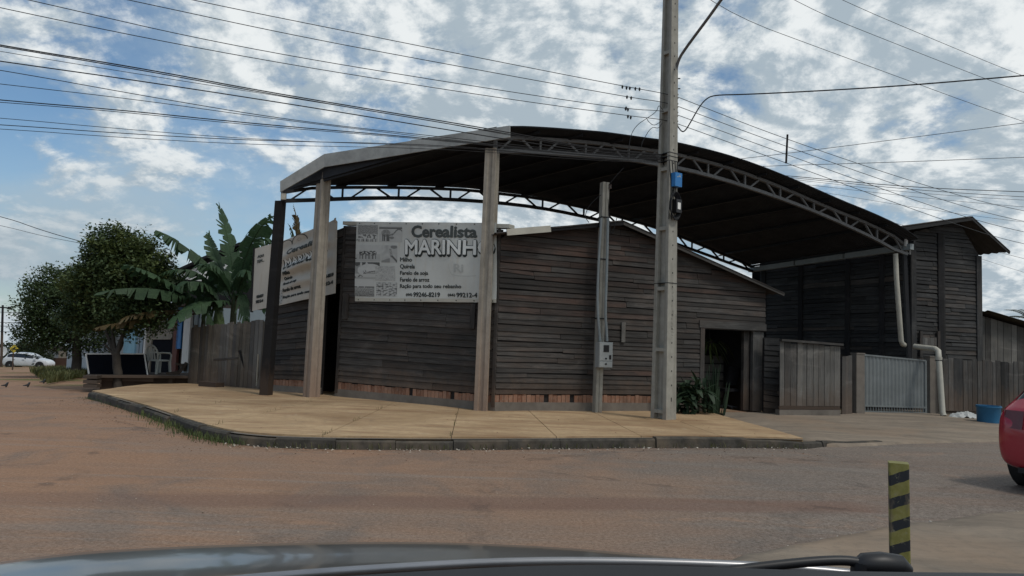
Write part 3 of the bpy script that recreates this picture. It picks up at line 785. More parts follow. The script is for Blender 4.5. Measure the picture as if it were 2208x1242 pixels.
two_sided(wing, .03).build('roof_sheet', M['roof_under'], canopy, smooth=40)
# purlins under the sheet
for k in range(0, NU + 1, 4):
    g = MB(); a, b = FE_[k], BE_[k]; g.beam(a - zup * .05 + (b - a) * .02, b - zup * .04, .04, .06); g.build('purlin', M['steel_dark'], canopy)
for k in range(1, 5):
    g = MB(); a = lerp(corner_top, FLp, k / 5) - zup * .06; b = lerp(corner_top, BE_[0], k / 5) - zup * .06; g.beam(a, b, .05, .09); g.build('purlin', M['steel_dark'], canopy)
# sheet-metal fascia in two runs
def fascia(a0, a1, b0, b1, name='fascia'):
    d = (b0 - a0); d.z = 0; n = V((d.y, -d.x, 0)).normalized() * .03; g = MB()
    g.hexa([a0, b0, b1, a1], [p - n for p in (a0, b0, b1, a1)]); return g.build(name, M['fascia'], canopy)
cD = C2.y - .3
f0 = (U(604, 414, C1.y - .15), U(604, 391, C1.y - .15)); f1 = (U(699, 360, cD), U(699, 332, cD)); f2y = FLp.y - .25
f2 = (U(1099, 296, f2y), U(1099, 271, f2y))
fascia(f0[0], f0[1], f1[0], f1[1]); 
k0, k1 = lerp(f1[0], f2[0], .5), lerp(f1[1], f2[1], .5)
fascia(f1[0], f1[1], k0, k1); fascia(k0 + V((.004, -.012, 0)), k1 + V((.004, -.012, .01)), f2[0] + V((0, -.012, 0)), f2[1] + V((0, -.012, 0)))
g = MB(); a, b = FE_[-1], BE_[-1]       # gutter along the low eave
for s0, s1 in ((.03, .36), (.375, .66), (.67, .99)):
    g = MB(); p, q = lerp(a, b, s0) - zup * .17, lerp(a, b, s1) - zup * .17; g.beam(p, q, .14, .15); g.build('gutter', M['grey_pvc'], canopy)
# columns: fluted precast sections
def column(base, px_top, mat, wd, rot, name='column', D=None, groove=True):
    top = U(px_top[0], px_top[1], base.y if D is None else D); Rz = Matrix.Rotation(rot, 3, 'Z'); h = wd / 2; gd = wd * .13 if groove else 0.0
    prof = [(-h, -h), (-h * .45, -h), (-h * .3, -h + gd), (h * .3, -h + gd), (h * .45, -h), (h, -h), (h, -h * .45), (h - gd, -h * .3), (h - gd, h * .3), (h, h * .45), (h, h), (h * .45, h), (h * .3, h - gd), (-h * .3, h - gd), (-h * .45, h), (-h, h), (-h, h * .45), (-h + gd, h * .3), (-h + gd, -h * .3), (-h, -h * .45)]
    lo = [V((base.x, base.y, gz(base.x, base.y) - .05)) + Rz @ V((x, y, 0)) for x, y in prof]
    hi = [V((top.x, top.y, top.z)) + Rz @ V((x * .86, y * .86, 0)) for x, y in prof]
    n = len(prof); g = MB(); g.add(lo + hi, [tuple(range(n - 1, -1, -1)), tuple(n + i for i in range(n))] + [(i, (i + 1) % n, n + (i + 1) % n, n + i) for i in range(n)])
    return g.build(name, mat, canopy)
column(C3, (1062, 322), M['post'], .27, -.33); column(C2, (699, 374), M['post'], .27, -.75)
column(C1, (605, 434), M['wood_dark'], .21, -.25, groove=False)
for (x, y0, y1, D) in ((1066, 326, 300, C3.y - .05), (697, 376, 360, C2.y - .1), (608, 436, 412, C1.y)):
    g = MB(); g.beam(U(x, y0, D), U(x + 1, y1, D), .05, .05); g.build('column_bracket', M['steel'], canopy)
g = MB(); g.beam(U(700, 372, C2.y), U(722, 366, C2.y + .5), .05, .05); g.beam(U(700, 372, C2.y), U(712, 377, C2.y + .5), .05, .05); g.build('column_bracket', M['steel'], canopy)
g = MB(); g.box(U(612, 424, C1.y - .1), .1, .08, .14); g.build('flood_lamp', M['white_pvc'], canopy)
g = MB(); g.beam(U(1950, 545, 19.5), U(1960, 775, 19.5), .09, .09); g.build('column', M['steel_dark'], canopy)
for (a, b) in (((1938, 532), (1962, 532)), ((1962, 532), (1962, 549)), ((1945, 533), (1958, 548))):
    g = MB(); g.beam(U(*a, 19.5), U(*b, 19.5), .04, .04); g.build('end_bracket', M['steel'], canopy)
g = MB(); g.box(U(1954, 523, 19.4), .07, .05, .2, .3); g.build('flood_lamp', M['white'], canopy)

# ================================================================== BARN
bn0 = U(1966, 780, 20.6); bn1 = U(2112, 790, 21.5); zb = -.2
BA, BB = V((bn0.x, bn0.y, zb)), V((bn1.x, bn1.y, zb)); bd = (BB - BA).normalized(); bbk = V((-bd.y, bd.x, 0))
barn = thing('timber_barn', (BA.x, BA.y, zb), 'tall dark timber barn with a steep gable beside the canopy', 'barn')
rz = UP(2064, 474, BA, BB).z
fw = Face(BA, BB, V((BA.x, BA.y, rz)), V((BB.x, BB.y, rz)))
def uvb(px, py):
    p = UP(px, py, BA, BB); return (p - BA).dot(bd) / fw.len, (p.z - zb) / (rz - zb)
rg = uvb(2066, 476); le = uvb(1966, 500); re = uvb(2112, 548)
def topW(u): return lerp(le[1], rg[1], u / rg[0]) if u < rg[0] else lerp(rg[1], re[1], (u - rg[0]) / (1 - rg[0]))
wf = poly_wall(fw, 'front_wall', barn, M['interior'], [(0, 0), (1, 0), (1, re[1] - .01), (rg[0], rg[1] - .01), (0, le[1] - .01)], -.03, .06)
clad(fw, wf, 50, 0.0, topW, lambda u, h: M['wood_black'] if random.random() < .9 else M['wood_grey'], breaks=(.9, 1.6), jit=.012, tilt=.022)
for u0, u1, hh in ((-.02, .05, le[1]), (.37, .45, .93), (.95, 1.03, re[1]), (.45, .47, .92)):
    plank('post', barn, [fw.P(u0, 0, .05), fw.P(u1, 0, .05), fw.P(u1, hh - .01, .05), fw.P(u0, hh - .01, .05)], fw.n, .06, M['wood_black'] if u0 != .37 else M['wood_dark'], 0, 'v')
# side wall under the canopy
sA = BT_B + V((.25, .1, zb)); sB = BA - bd * .02 + bbk * .05; sB = V((sB.x, sB.y, zb))
fs_ = Face(sA, sB, V((sA.x, sA.y, BE_[-1].z + .1)), V((sB.x, sB.y, FE_[-1].z + .12)))
ws = panel(fs_, 'side_wall', barn, M['interior'], 0, 1, 0, 1, -.03, .06)
clad(fs_, ws, 40, 0, lambda u: .995, lambda u, h: M['wood_black'] if random.random() < .85 else M['wood_grey'], breaks=(1.6, 3.6), jit=.012, tilt=.022)
for u0 in (.02, .3, .62, .83): plank('post', barn, [fs_.P(u0, 0, .05), fs_.P(u0 + .03, 0, .05), fs_.P(u0 + .03, .99, .05), fs_.P(u0, .99, .05)], fs_.n, .06, M['wood_dark'], 0, 'v')
# small patched hatch on the front
for i in range(5):
    a, b = uvb(1982 + i * 7, 745), uvb(1988.4 + i * 7, 728); plank('hatch_board', barn, [fw.P(a[0], a[1], .07), fw.P(b[0], a[1], .07), fw.P(b[0], b[1], .07), fw.P(a[0], b[1], .07)], fw.n, .03, M['wood_pale'] if i % 2 else M['wood_fence'], 0, 'v')
for x in (1978, 2016):
    a, b = uvb(x, 768), uvb(x + 5, 714); plank('hatch_post', barn, [fw.P(a[0], a[1], .1), fw.P(b[0], a[1], .1), fw.P(b[0], b[1], .1), fw.P(a[0], b[1], .1)], fw.n, .05, M['wood_grey'], 0, 'v')
# roof slopes with corrugated edges
def slope2(a, b, back_, over, nb_, parent, mat, name='roof_sheet', amp=.02):
    g = MB(); st = -back_.normalized() * over; rows = []; m2 = 16
    for i in range(nb_ + 1):
        o = lerp(st, back_, i / nb_); zz = amp * math.sin(i * math.pi / 1.5); rows.append([a + o + zup * zz, b + o + zup * zz])
    up = [[p + zup * .014 for p in r] for r in rows]; g.grid(up); g.grid([[p for p in reversed(r)] for r in rows])
    g.add([up[0][0], up[0][1], rows[0][1], rows[0][0]], [(0, 1, 2, 3)])
    for c in (0, 1): g.add([r[c] for r in up] + [r[c] for r in rows], [(i, i + 1, nb_ + 2 + i, nb_ + 1 + i) for i in range(nb_)])
    return g.build(name, mat, parent, smooth=60)
RP = fw.P(rg[0], rg[1]) + zup * .05; RL = UP(1880, 500, BA, BB) ; RR = UP(2147, 546, BA, BB)
slope2(RL + zup * .02, RP, bbk * 7, .45, 90, barn, M['roof_old']); slope2(RP, RR, bbk * 7, .45, 90, barn, M['roof_old'])
g = MB(); g.beam(RL - bbk * .42 - zup * .05, RP - bbk * .42 - zup * .05, .03, .1); g.build('verge_board', M['wood_black'], barn)
g = MB(); g.beam(RP - bbk * .42 - zup * .05, RR - bbk * .42 - zup * .04, .03, .06); g.build('verge_board', M['wood_black'], barn)
# remaining walls of the barn
for a, b, h in ((BB, BB + bbk * 6.8, re[1]), (BA + bbk * 6.8 + (sA - BA).normalized() * 0, BB + bbk * 6.8, re[1])):
    q = [V((a.x, a.y, zb)), V((b.x, b.y, zb)), V((b.x, b.y, zb + (rz - zb) * h - .05)), V((a.x, a.y, zb + (rz - zb) * h - .05))]
    d_ = (b - a).normalized(); nn = V((-d_.y, d_.x, 0)) * .05
    MB().hexa(q, [p + nn for p in q]).build('rear_wall', M['wood_black'], barn)
# downpipe on the barn corner and the one crossing the fence
g = MB(); g.tube([U(1931, 547, 19.4), U(1933, 600, 19.4), U(1943, 735, 19.4), U(1946, 742, 19.45), U(1952, 744, 19.55)], .062, 12)
tag(g.build('downpipe', M['white_pvc'], smooth=60), 'tall white downpipe hanging from the canopy gutter against the barn', 'pipe')
pts = [U(1972, 747, 19.6), U(2005, 751, 19.2), U(2016, 752, 19.0), U(2023, 757, 18.9), U(2024, 770, 18.85), U(2026, 800, 18.8), U(2032, 888, 18.7), U(2035, 897, 18.65)]
dp = thing('drain_pipe', pts[-1], 'white drain pipe bending over the fence down to the driveway', 'pipe')
g = MB(); g.tube(pts, .07, 12); g.build('pipe_run', M['white_pvc'], dp, smooth=60)
g = MB(); g.tube([pts[4] + zup * .0, pts[4] - zup * .09], .082, 12); g.build('coupling', M['white_pvc'], dp, smooth=60)
g = MB(); g.tube([U(2024.3, 776, 18.85), U(2024.4, 778, 18.85)], .086, 12); g.build('strap', M['black'], dp)

# ================================================================== FENCES AND GATE
def vfence(name, px_b0, px_b1, px_t0, px_t1, n, mat, label, off=.1, back=None, gap=.006, cap=None, rail=True, jit=.03, D0=None, D1=None):
    a = G(*px_b0, off) if D0 is None else U(*px_b0, D0); b = G(*px_b1, off) if D1 is None else U(*px_b1, D1)
    ta, tb = U(*px_t0, a.y), U(*px_t1, b.y)
    fc = Face(a, b, V((a.x, a.y, ta.z)), V((b.x, b.y, tb.z)))
    th = thing(name, (a.x, a.y, a.z), label, 'fence')
    ws_ = [random.uniform(.8, 1.25) for _ in range(n)]; s = sum(ws_); u = 0
    for w_ in ws_:
        u1 = u + w_ / s; gp = gap / fc.len; hj = random.uniform(-jit, jit * .3); sk = random.gauss(0, .004) / fc.len
        o = random.uniform(-.006, .006)
        q = [fc.P(u + gp, 0, o), fc.P(u1 - gp, 0, o), fc.P(u1 - gp + sk, 1 + hj, o), fc.P(u + gp + sk, 1 + hj + random.gauss(0, .004), o)]
        plank('plank', th, q, fc.n, .022, mat[random.randrange(len(mat))], 0, 'v'); u = u1
    if rail:
        for h in (.2, .8): panel(fc, 'rail', th, M['wood_black'], 0, 1, h - .02, h + .02, -.026, .05)
    if cap: 
        g = MB(); p0, p1 = fc.P(-.01, 1, .03), fc.P(1.01, 1, .03); g.beam(p0 + zup * .02, p1 + zup * .02, .1, .05); g.build('cap_board', cap, th)
    return th, fc
th, fcp = vfence('plank_fence', (1681, 875), (1812, 876), (1681, 735), (1815, 745), 11, [M['wood_pale'], M['wood_pale'], M['wood_fence']], 'pale upright plank panel with a cap board beside the doorway', cap=M['wood_fence'], D0=16.9, D1=17.5)
g = MB(); g.hexa([fcp.P(-.01, -.18, .02), fcp.P(.99, -.18, .02), fcp.P(.99, -.06, .02), fcp.P(-.01, -.06, .02)], [fcp.P(-.01, -.18, -.12), fcp.P(.99, -.18, -.12), fcp.P(.99, -.06, -.12), fcp.P(-.01, -.06, -.12)]); g.build('base_sill', M['cement'], th)
panel(fcp, 'base_board', th, M['wood_dark'], -.01, .99, -.055, -.006, .012, .05)
th2, f2_ = vfence('short_plank_fence', (1815, 893), (1838, 893), (1815, 765), (1836, 765), 3, [M['wood_fence']], 'narrow strip of dark planks between the pale panel and the gate post', D0=17.9, D1=18.2)
# low wall of horizontal boards between doorway and panel
lw0, lw1 = U(1646, 888, 17.3), U(1681, 893, 17.35); lwt = U(1646, 728, 17.3)
flw = Face(lw0, lw1, V((lw0.x, lw0.y, lwt.z)), V((lw1.x, lw1.y, lwt.z)))
lw = thing('board_wall', lw0, 'short run of dark horizontal boards right of the doorway', 'wall')
lwb = panel(flw, 'wall_core', lw, M['interior'], 0, 1, 0, 1, -.03, .05); clad(flw, lwb, 13, 0, lambda u: 1.0, M['wood_black'], breaks=(1, 2), jit=.01)
# concrete gate posts and corrugated gate
g0, g1 = G(1849, 893, .1), G(2008, 893, .1)
for p, wd, top, lb, mt in ((g0, .24, (1847, 763), 'mossy concrete gate post left of the corrugated gate', 'cement'), (g1, .27, (2006, 770), 'dark concrete gate post right of the corrugated gate', 'cement')):
    t = U(*top, p.y); g = MB(); h = t.z - p.z + .05; g.box((p.x, p.y, p.z - .05 + h / 2), wd, .22, h, .25, .97); g.box((p.x, p.y, t.z + .012), wd * 1.06, .24, .03, .25)
    tag(g.build('gate_post', M[mt], smooth=None), lb, 'post')
ga, gb = G(1860, 890, .1) , G(1996, 893, .1)
ta, tb = U(1860, 763, ga.y), U(1996, 776, gb.y)
fg = Face(ga, gb, V((ga.x, ga.y, ta.z)), V((gb.x, gb.y, tb.z)))
gate = thing('corrugated_gate', ga, 'grey blue corrugated metal gate between two concrete posts', 'gate')
M['gate'] = plain('gate_paint', (.17, .187, .19), .5, .4, .1, .25, 3.0)
g = MB(); nr = 17; rows = [[], []]; 
prof = []
for i in range(nr):
    for du in range(8): prof.append(((i + du / 8) / nr, .012 * math.cos(2 * math.pi * du / 8)))
prof.append((1.0, 0))
for hh in (.12, .985): rows[0 if hh < .5 else 1] = [fg.P(u, hh, o) for u, o in prof]
g.grid(rows); g.grid([[p - fg.n * .006 for p in r] for r in rows]); g.build('corrugated_sheet', M['gate'], gate, smooth=60)
for h in (.985, .12, .02): 
    g = MB(); g.beam(fg.P(0, h), fg.P(1, h), .05, .04); g.build('frame_bar', M['gate'], gate)
for u in (0.0, 1.0):
    g = MB(); g.beam(fg.P(u, .02), fg.P(u, .985), .05, .05); g.build('frame_bar', M['gate'], gate)
for i in range(1, 24):
    g = MB(); g.beam(fg.P(i / 24, .02), fg.P(i / 24, .12), .018, .018); g.build('bar', M['gate'], gate)
vfence('long_plank_fence', (2034, 884), (2230, 890), (2024, 771), (2230, 782), 19, [M['wood_fence'], M['wood_fence'], M['wood_black']], 'long weathered plank fence right of the drain pipe', cap=None, D0=19.3, D1=19.7)
# plank shed behind the fence
s0, s1 = U(2112, 800, 22.0), U(2330, 840, 23.2); s0t, s1t = U(2112, 676, 22.0), U(2330, 740, 23.2)
shed = thing('plank_shed', (s0.x, s0.y, -.2), 'low shed of upright pale planks under a sloping corrugated roof', 'shed')
fsd = Face(V((s0.x, s0.y, -.2)), V((s1.x, s1.y, -.2)), s0t, s1t)
u = 0
while u < .99:
    w_ = random.uniform(.05, .085); u1 = min(1, u + w_); plank('plank', shed, [fsd.P(u + .002, .2, 0), fsd.P(u1 - .002, .2, 0), fsd.P(u1 - .002, .985, 0), fsd.P(u + .002, .985, 0)], fsd.n, .02, M['wood_pale'] if random.random() < .5 else M['wood_fence'], 0, 'v'); u = u1
panel(fsd, 'wall_core', shed, M['interior'], 0, 1, 0, .98, -.04, .04)
sbk = V((-fsd.d.y, fsd.d.x, 0)) * 4
slope2(V((s0t.x, s0t.y, s0t.z + .06)), V((s1t.x, s1t.y, s1t.z + .06)), sbk, .35, 50, shed, M['roof_old'])
for q0_, q1_ in ((fsd.P(1, 0), fsd.P(1, .95)), (fsd.P(0, 0), fsd.P(0, .98))):
    q = [q0_, q0_ + sbk * .95, q1_ + sbk * .95, q1_]; MB().hexa(q, [p - fsd.d * .04 for p in q]).build('side_wall', M['wood_black'], shed)
# plank fence on the side street, left of the store
th3, ff = vfence('leaning_plank_fence', (404, 832), (572, 846), (404, 702), (574, 687), 24, [M['wood_fence_brown'], M['wood_fence_brown'], M['wood_fence'], M['wood_pale']], 'weathered grey plank fence under the banana plant', off=.08, jit=.035, gap=.008)
for h in (.42,):
    plank('cross_board', th3, [ff.P(.35, h, .02), ff.P(.66, h + .03, .02), ff.P(.66, h + .06, .02), ff.P(.35, h + .03, .02)], ff.n, .02, M['wood_grey'], 0)
# ================================================================== BANNERS
def text_mesh(s, bold=.0):
    cu = bpy.data.curves.new('t', 'FONT'); cu.body = s; cu.size = 1; cu.offset = bold; cu.resolution_u = 3
    ob = bpy.data.objects.new('t', cu); sc.collection.objects.link(ob)
    dg = bpy.context.evaluated_depsgraph_get(); me = bpy.data.meshes.new_from_object(ob.evaluated_get(dg))
    bm = bmesh.new(); bm.from_mesh(me); bpy.data.objects.remove(ob); bpy.data.curves.remove(cu); bpy.data.meshes.remove(me)
    bmesh.ops.triangulate(bm, faces=bm.faces); return bm
def bold_of(bm0): return bm0
def print_text(name, parent, s, rect, surf, mat, bold=.03, lift=.006, cut=None, grow=0.0, asp=1.0):
    """letters laid on the surface surf(a,b) inside rect (a0,b0,a1,b1), b downward"""
    bm = text_mesh(s, bold)
    xs = [v.co.x for v in bm.verts]; ys = [v.co.y for v in bm.verts]
    x0, x1, y0, y1 = min(xs), max(xs), min(ys), max(ys); a0, b0, a1, b1 = rect
    for v in bm.verts:
        v.co.x = a0 + (v.co.x - x0) / (x1 - x0) * (a1 - a0); v.co.y = b1 - (v.co.y - y0) / (y1 - y0) * (b1 - b0); v.co.z = 0
    if cut:
        k = a0 + cut
        while k < a1:
            bmesh.ops.bisect_plane(bm, geom=bm.verts[:] + bm.edges[:] + bm.faces[:], plane_co=(k, 0, 0), plane_no=(1, 0, 0)); k += cut
        k = b0 + cut
        while k < b1:
            bmesh.ops.bisect_plane(bm, geom=bm.verts[:] + bm.edges[:] + bm.faces[:], plane_co=(0, k, 0), plane_no=(0, 1, 0)); k += cut
        bmesh.ops.triangulate(bm, faces=bm.faces)
    g = MB(); bm.verts.ensure_lookup_table(); bm.verts.index_update()
    fs = [[v.index for v in f.verts] for f in bm.faces]
    for k, (sx_, sy_) in enumerate(shifts(grow)):
        g.add([surf(v.co.x + sx_ * asp, v.co.y + sy_, lift + k * .0004) for v in bm.verts], fs)
    bm.free()
    return g.build(name, mat, parent, recalc=False)
def shifts(r):
    return [(0, 0)] if not r else [(0, 0)] + [(r * math.cos(a), r * math.sin(a)) for a in (0, math.pi / 2, math.pi, 1.5 * math.pi)] + ([(r * .75 * math.cos(a), r * .75 * math.sin(a)) for a in (.785, 2.356, 3.93, 5.5)] if r > .7 else [])
def flat(name, c, rough=.7): 
    m = MT(name, rough, .2); m.col(c); return m.m
M['ink'] = flat('ink_dark', (.035, .042, .042)); M['ink_grey'] = flat('ink_grey', (.075, .085, .083)); M['ink_white'] = flat('ink_white', (.68, .7, .68)); M['ink_faint'] = flat('ink_faint', (.4, .415, .4))
def clothmat(name, c, dirt):
    m = MT(name, .7, .25); o = m.co('Object'); a = m.noise(o, 1.6, 6, .6); f = m.noise(m.co('Object', (3, 3, .7)), 2.5, 6, .65)
    k = m.mix(m.rng(a, .35, .7), tuple(x * .88 for x in c), c); k = m.mix(m.rng(f, .52, .8, 0, .5), k, dirt); m.col(k); return m.m
M['cloth1'] = clothmat('banner_vinyl', (.56, .575, .55), (.46, .4, .3)); M['cloth2'] = clothmat('banner_vinyl_stained', (.5, .475, .425), (.34, .27, .195))
# vertex-colour picture material (flat print)
pm = MT('printed_picture', .7, .2); vc = pm.n('ShaderNodeVertexColor', layer_name='Col'); pm.col(vc.outputs[0]); M['print'] = pm.m
def picture(parent, rect, surf, fn, nx=60, ny=46, lift=.004):
    a0, b0, a1, b1 = rect; rows = []
    for j in range(ny + 1): rows.append([surf(lerp(a0, a1, i / nx), lerp(b0, b1, j / ny), lift) for i in range(nx + 1)])
    o = MB().grid(rows).build('printed_picture', M['print'], parent, recalc=False); me = o.data
    ca = me.color_attributes.new('Col', 'FLOAT_COLOR', 'POINT')
    for j in range(ny + 1):
        for i in range(nx + 1):
            v = fn(i / nx, j / ny); v = v if isinstance(v, tuple) else (v, v * 1.02, v * .99); ca.data[j * (nx + 1) + i].color = (*v, 1)
    return o
def nz(x, y, s, k=0): return noise.noise(V((x * s, y * s, k)))
def ell(x, y, cx, cy, rx, ry): return ((x - cx) / rx) ** 2 + ((y - cy) / ry) ** 2 < 1
LG, MG, DG = .44, .22, .07
def pic_herd(x, y):
    b = LG + .06 * nz(x, y, 5)
    if y < .55 + .06 * nz(x, 0, 9): b = .26 + .2 * nz(x, y, 24)
    for k, cx in enumerate((.16, .38, .6, .84)):
        if ell(x, y, cx, .72 - .05 * (k % 2), .13, .16): b = .5 if nz(x, y, 9, k) > -.1 else .16
        if ell(x, y, cx - .08, .92, .02, .1) or ell(x, y, cx + .07, .92, .02, .1): b = DG
    return b
def pic_cow(x, y):
    b = LG + .05 * nz(x, y, 4)
    if y < .14: b = .13 if y > .05 else .3
    if ell(x, y, .3, .42, .2, .24): b = .2 + .22 * abs(nz(x, y, 10))
    for lx in (.17, .24, .36, .43):
        if abs(x - lx) < .03 and .5 < y < .94: b = .12
    if ell(x, y, .56, .72, .1, .09) or (abs(y - (.95 - x * .8)) < .05 and .42 < x < .6): b = .2
    if x > .55 and abs(y - .35 + .2 * math.sin(x * 9)) < .05 + .04 * nz(x, y, 12): b = .16
    return b
def pic_group(x, y):
    b = .48 - .08 * (y > .55) + .03 * nz(x, y, 5)
    for k, cx in enumerate((.22, .35, .48, .62, .76)):
        if ell(x, y, cx, .5, .085, .15): b = DG if nz(x, y, 12, k) > -.15 else .42
        if (abs(x - cx + .05) < .014 or abs(x - cx - .05) < .014) and .55 < y < .86: b = .14
    return b
def pic_hand(x, y):
    b = .42 + .1 * nz(x, y, 4)
    if ell(x, y, .8, .1, .22, .1): b = .2
    if abs(x - .62 - .2 * (y - .5)) < .08 and .2 < y < .7: b = .3 + .2 * nz(x, y, 20)
    if abs((x - .8) - (y - .75)) < .08 and y > .6: b = .13
    if y > .9 - .3 * x and x < .55: b = .25
    return b
def pic_pig(x, y):
    b = .3
    if y < .2 + .05 * math.sin(x * 20): b = .1
    if ell(x, y, .62, .36, .4, .27) or ell(x, y, .3, .48, .2, .26): b = .52 + .04 * nz(x, y, 6)
    if ell(x, y, .25, .13, .05, .13) or ell(x, y, .48, .12, .05, .13): b = .5
    if ell(x, y, .4, .62, .07, .15) and nz(x, y, 14) > -.1: b = .16
    if abs(y - (.72 - .22 * x)) < .03 and x > .5: b = .14
    if y > .7: b = .46 if y < .9 else .36
    if ell(x, y, .2, .85, .13, .08) and nz(x, y, 12) > 0: b = .15
    return b
def pic_grain(x, y):
    d, h = cells(x, y, 16, 8); return .5 - .2 * d + .08 * nz(x, y, 5)
def pic_field(x, y):
    if y < .42: return .5
    if y < .5: return .12 if nz(x, 0, 9) > -.25 or x > .7 else .42
    return .3 - .25 * (y - .5) + .22 * nz(x * 2.2, y * .9, 16)
def cells(x, y, n, k):
    gx, gy = x * n, y * n * .75; best = (9, 9)
    for ix in range(int(gx) - 1, int(gx) + 2):
        for iy in range(int(gy) - 1, int(gy) + 2):
            h = noise.cell(V((ix * 1.7 + .3, iy * 2.3 + .1, k))); h2 = noise.cell(V((ix * 3.1 + .7, iy * 1.3 + .9, k + 5)))
            d = math.hypot(gx - ix - .5 - h * .4, (gy - iy - .5 - h2 * .4) * 1.4); best = min(best, (d, h))
    return best
def pic_seeds(x, y):
    d, h = cells(x, y, 9, 3); return max(.1, .5 - .55 * d * d + .06 * h)
# front banner, hung on the chamfered wall
def PA(px, py, off): return UP(px, py, A_L, A_R) + fa.n * off
BT = [PA(774, 480, .07), PA(1074, 483, .07), PA(1073, 653, .07), PA(771, 650, .07)]
def bx(px, py): 
    u = (px - 772.5) / 301; v = (py - 481.5) / 170; return u, v
def surf1(px, py, lift=0.0):
    u, v = bx(px, py)
    p = lerp(lerp(BT[0], BT[1], u), lerp(BT[3], BT[2], u), v)
    wv = .02 * math.sin(u * 9 + v * 3) * (0.4 + v) + .028 * math.exp(-((u - .75 - .3 * (v - .5)) ** 2) * 90) + .008 * noise.noise(V((u * 6, v * 3, 1)))
    return p + fa.n * (wv + lift)
ban = thing('front_banner', BT[3], 'grey vinyl banner with farm animal pictures and the store name on the corner wall', 'banner')
rows = [[surf1(772 + 302 * i / 60, 480.5 + 171 * j / 30) for i in range(61)] for j in range(31)]
MB().grid(rows).build('banner_sheet', M['cloth1'], ban, smooth=180, recalc=False)
MB().grid([[p - fa.n * .006 for p in r] for r in rows]).build('banner_backing', M['cloth1'], ban, smooth=180, recalc=False)
g = MB(); 
for j in range(1): g.grid([[surf1(772 + 302 * i / 40, y, .003) for i in range(41)] for y in (644, 648, 651)])
g.build('hem_tape', M['white_pvc'], ban, recalc=False)
P_ = lambda *a, **k: print_text('lettering', ban, *a, cut=5, **k)
P_('Cerealista', (900, 488, 1037, 513), surf1, M['ink_grey'], bold=.015, grow=.9)
mr = (887, 518, 1070, 550)
P_('MARINHO', (mr[0] + .5, mr[1] + 2.5, mr[2] + .5, mr[3] + 3.6), surf1, M['ink'], bold=0, lift=.006, grow=2.3)
P_('MARINHO', (mr[0], mr[1] + .6, mr[2], mr[3] - .4), surf1, M['ink'], bold=0, lift=.011, grow=2.3)
P_('MARINHO', (mr[0], mr[1] + .6, mr[2], mr[3] - .4), surf1, M['ink_white'], bold=0, lift=.017, grow=1.05)
for s, y, x1 in (('Milho', 557, 901), ('Quirela', 571.5, 908), ('Farelo de soja', 586, 938), ('Farelo de arroz', 600, 941), ('Ração para todo seu rebanho', 614, 1007)):
    dsc = 1.6 if ('Q' in s or 'j' in s or 'p' in s) else 0
    P_(s, (875, y, x1, y + 8.5 + dsc * 1.2), surf1, M['ink'], bold=.0, grow=.34)
for s, x0, x1, y0, y1 in (('(66)', 890, 904, 633.5, 640), ('99246-8219', 907, 964, 631.5, 641), ('(66)', 980, 994, 633.5, 640), ('99212-4', 997, 1038, 631.5, 641)):
    P_(s, (x0, y0, x1, y1), surf1, M['ink'], bold=0, lift=.006, grow=.5)
P_('Ri', (993, 570, 1012, 588), surf1, M['ink_faint'], bold=.02)
g = MB(); pl = [(981, 572), (984, 584), (988, 592), (1000, 595), (1020, 595.5), (1036, 594)]
for a, b in zip(pl, pl[1:]):
    g.add([surf1(a[0], a[1], .004), surf1(b[0], b[1], .004), surf1(b[0], b[1] + 1, .004), surf1(a[0], a[1] + 1, .004)], [(0, 1, 2, 3)])
g.build('faded_emblem', M['ink_faint'], ban, recalc=False)
for rect, fn in (((776, 488, 824, 524), pic_herd), ((827, 491, 879, 524), pic_cow), ((773, 531, 831, 566), pic_group), ((833, 531, 868, 568), pic_hand), ((772, 568, 829, 603), pic_pig), ((819, 576, 863, 607), pic_grain), ((772, 604, 816, 641), pic_field), ((820, 611, 868, 640), pic_seeds)):
    picture(ban, rect, surf1, fn, lift=.0045 if fn is not pic_grain else .006)
for (x, y) in [(780 + 36 * i, 484) for i in range(9)] + [(780 + 36 * i, 648) for i in range(9)] + [(775, 520), (774, 560), (773, 600)]:
    c = surf1(x, y, .008); MB().lathe(c, [(0, .004), (.012, .004), (.014, 0)], 8, fa.n).build('eyelet', M['steel_dark'], ban)
# side banner, sagging on the left facade
def PL(px, py, off): return UP(px, py, LF_L, A_L) + fl.n * off
SB = [PL(552, 537, .02), PL(737, 472, .06), PL(733, 633, .06), PL(546, 671, .02)]
def surf2(u, v, lift=0.0):
    p = lerp(lerp(SB[0], SB[1], u), lerp(SB[3], SB[2], u), v)
    env = math.sin(math.pi * min(1, max(0, (u - .25) / .75))) if u > .25 else 0
    sag = v * 1.15 - .5 * (u - .45) ** 2
    wv = env * (.085 * math.sin(sag * 22 + u * 4) * math.exp(-((v - .45) / .33) ** 2) + .03 * math.sin(u * 26 + v * 9) * (1 - v) * .5)
    wv += .02 * math.sin(u * 13) + .05 * (u > .97) * (v < .05)
    top = -.06 * math.sin(math.pi * u) * (1 - v)
    return p + fl.n * (wv + lift + .06 * u + .02) + zup * top
sb = thing('side_banner', SB[3], 'creased cream banner sagging on the side street wall', 'banner')
rows = [[surf2(i / 90, j / 60) for i in range(91)] for j in range(61)]
MB().grid(rows).build('banner_sheet', M['cloth2'], sb, smooth=180, recalc=False)
MB().grid([[p - fl.n * .008 for p in r] for r in rows]).build('banner_backing', M['cloth2'], sb, smooth=180, recalc=False)
g = MB(); g.beam(SB[0] + V((-.02, 0, .03)), SB[3] + V((-.02, 0, -.03)), .05, .05); g.build('edge_batten', M['wood_dark'], sb)
Q_ = lambda s, r, m, b=.04, lf=.006: print_text('lettering', sb, s, r, surf2, m, bold=0, lift=lf, cut=.02, grow=b * .09)
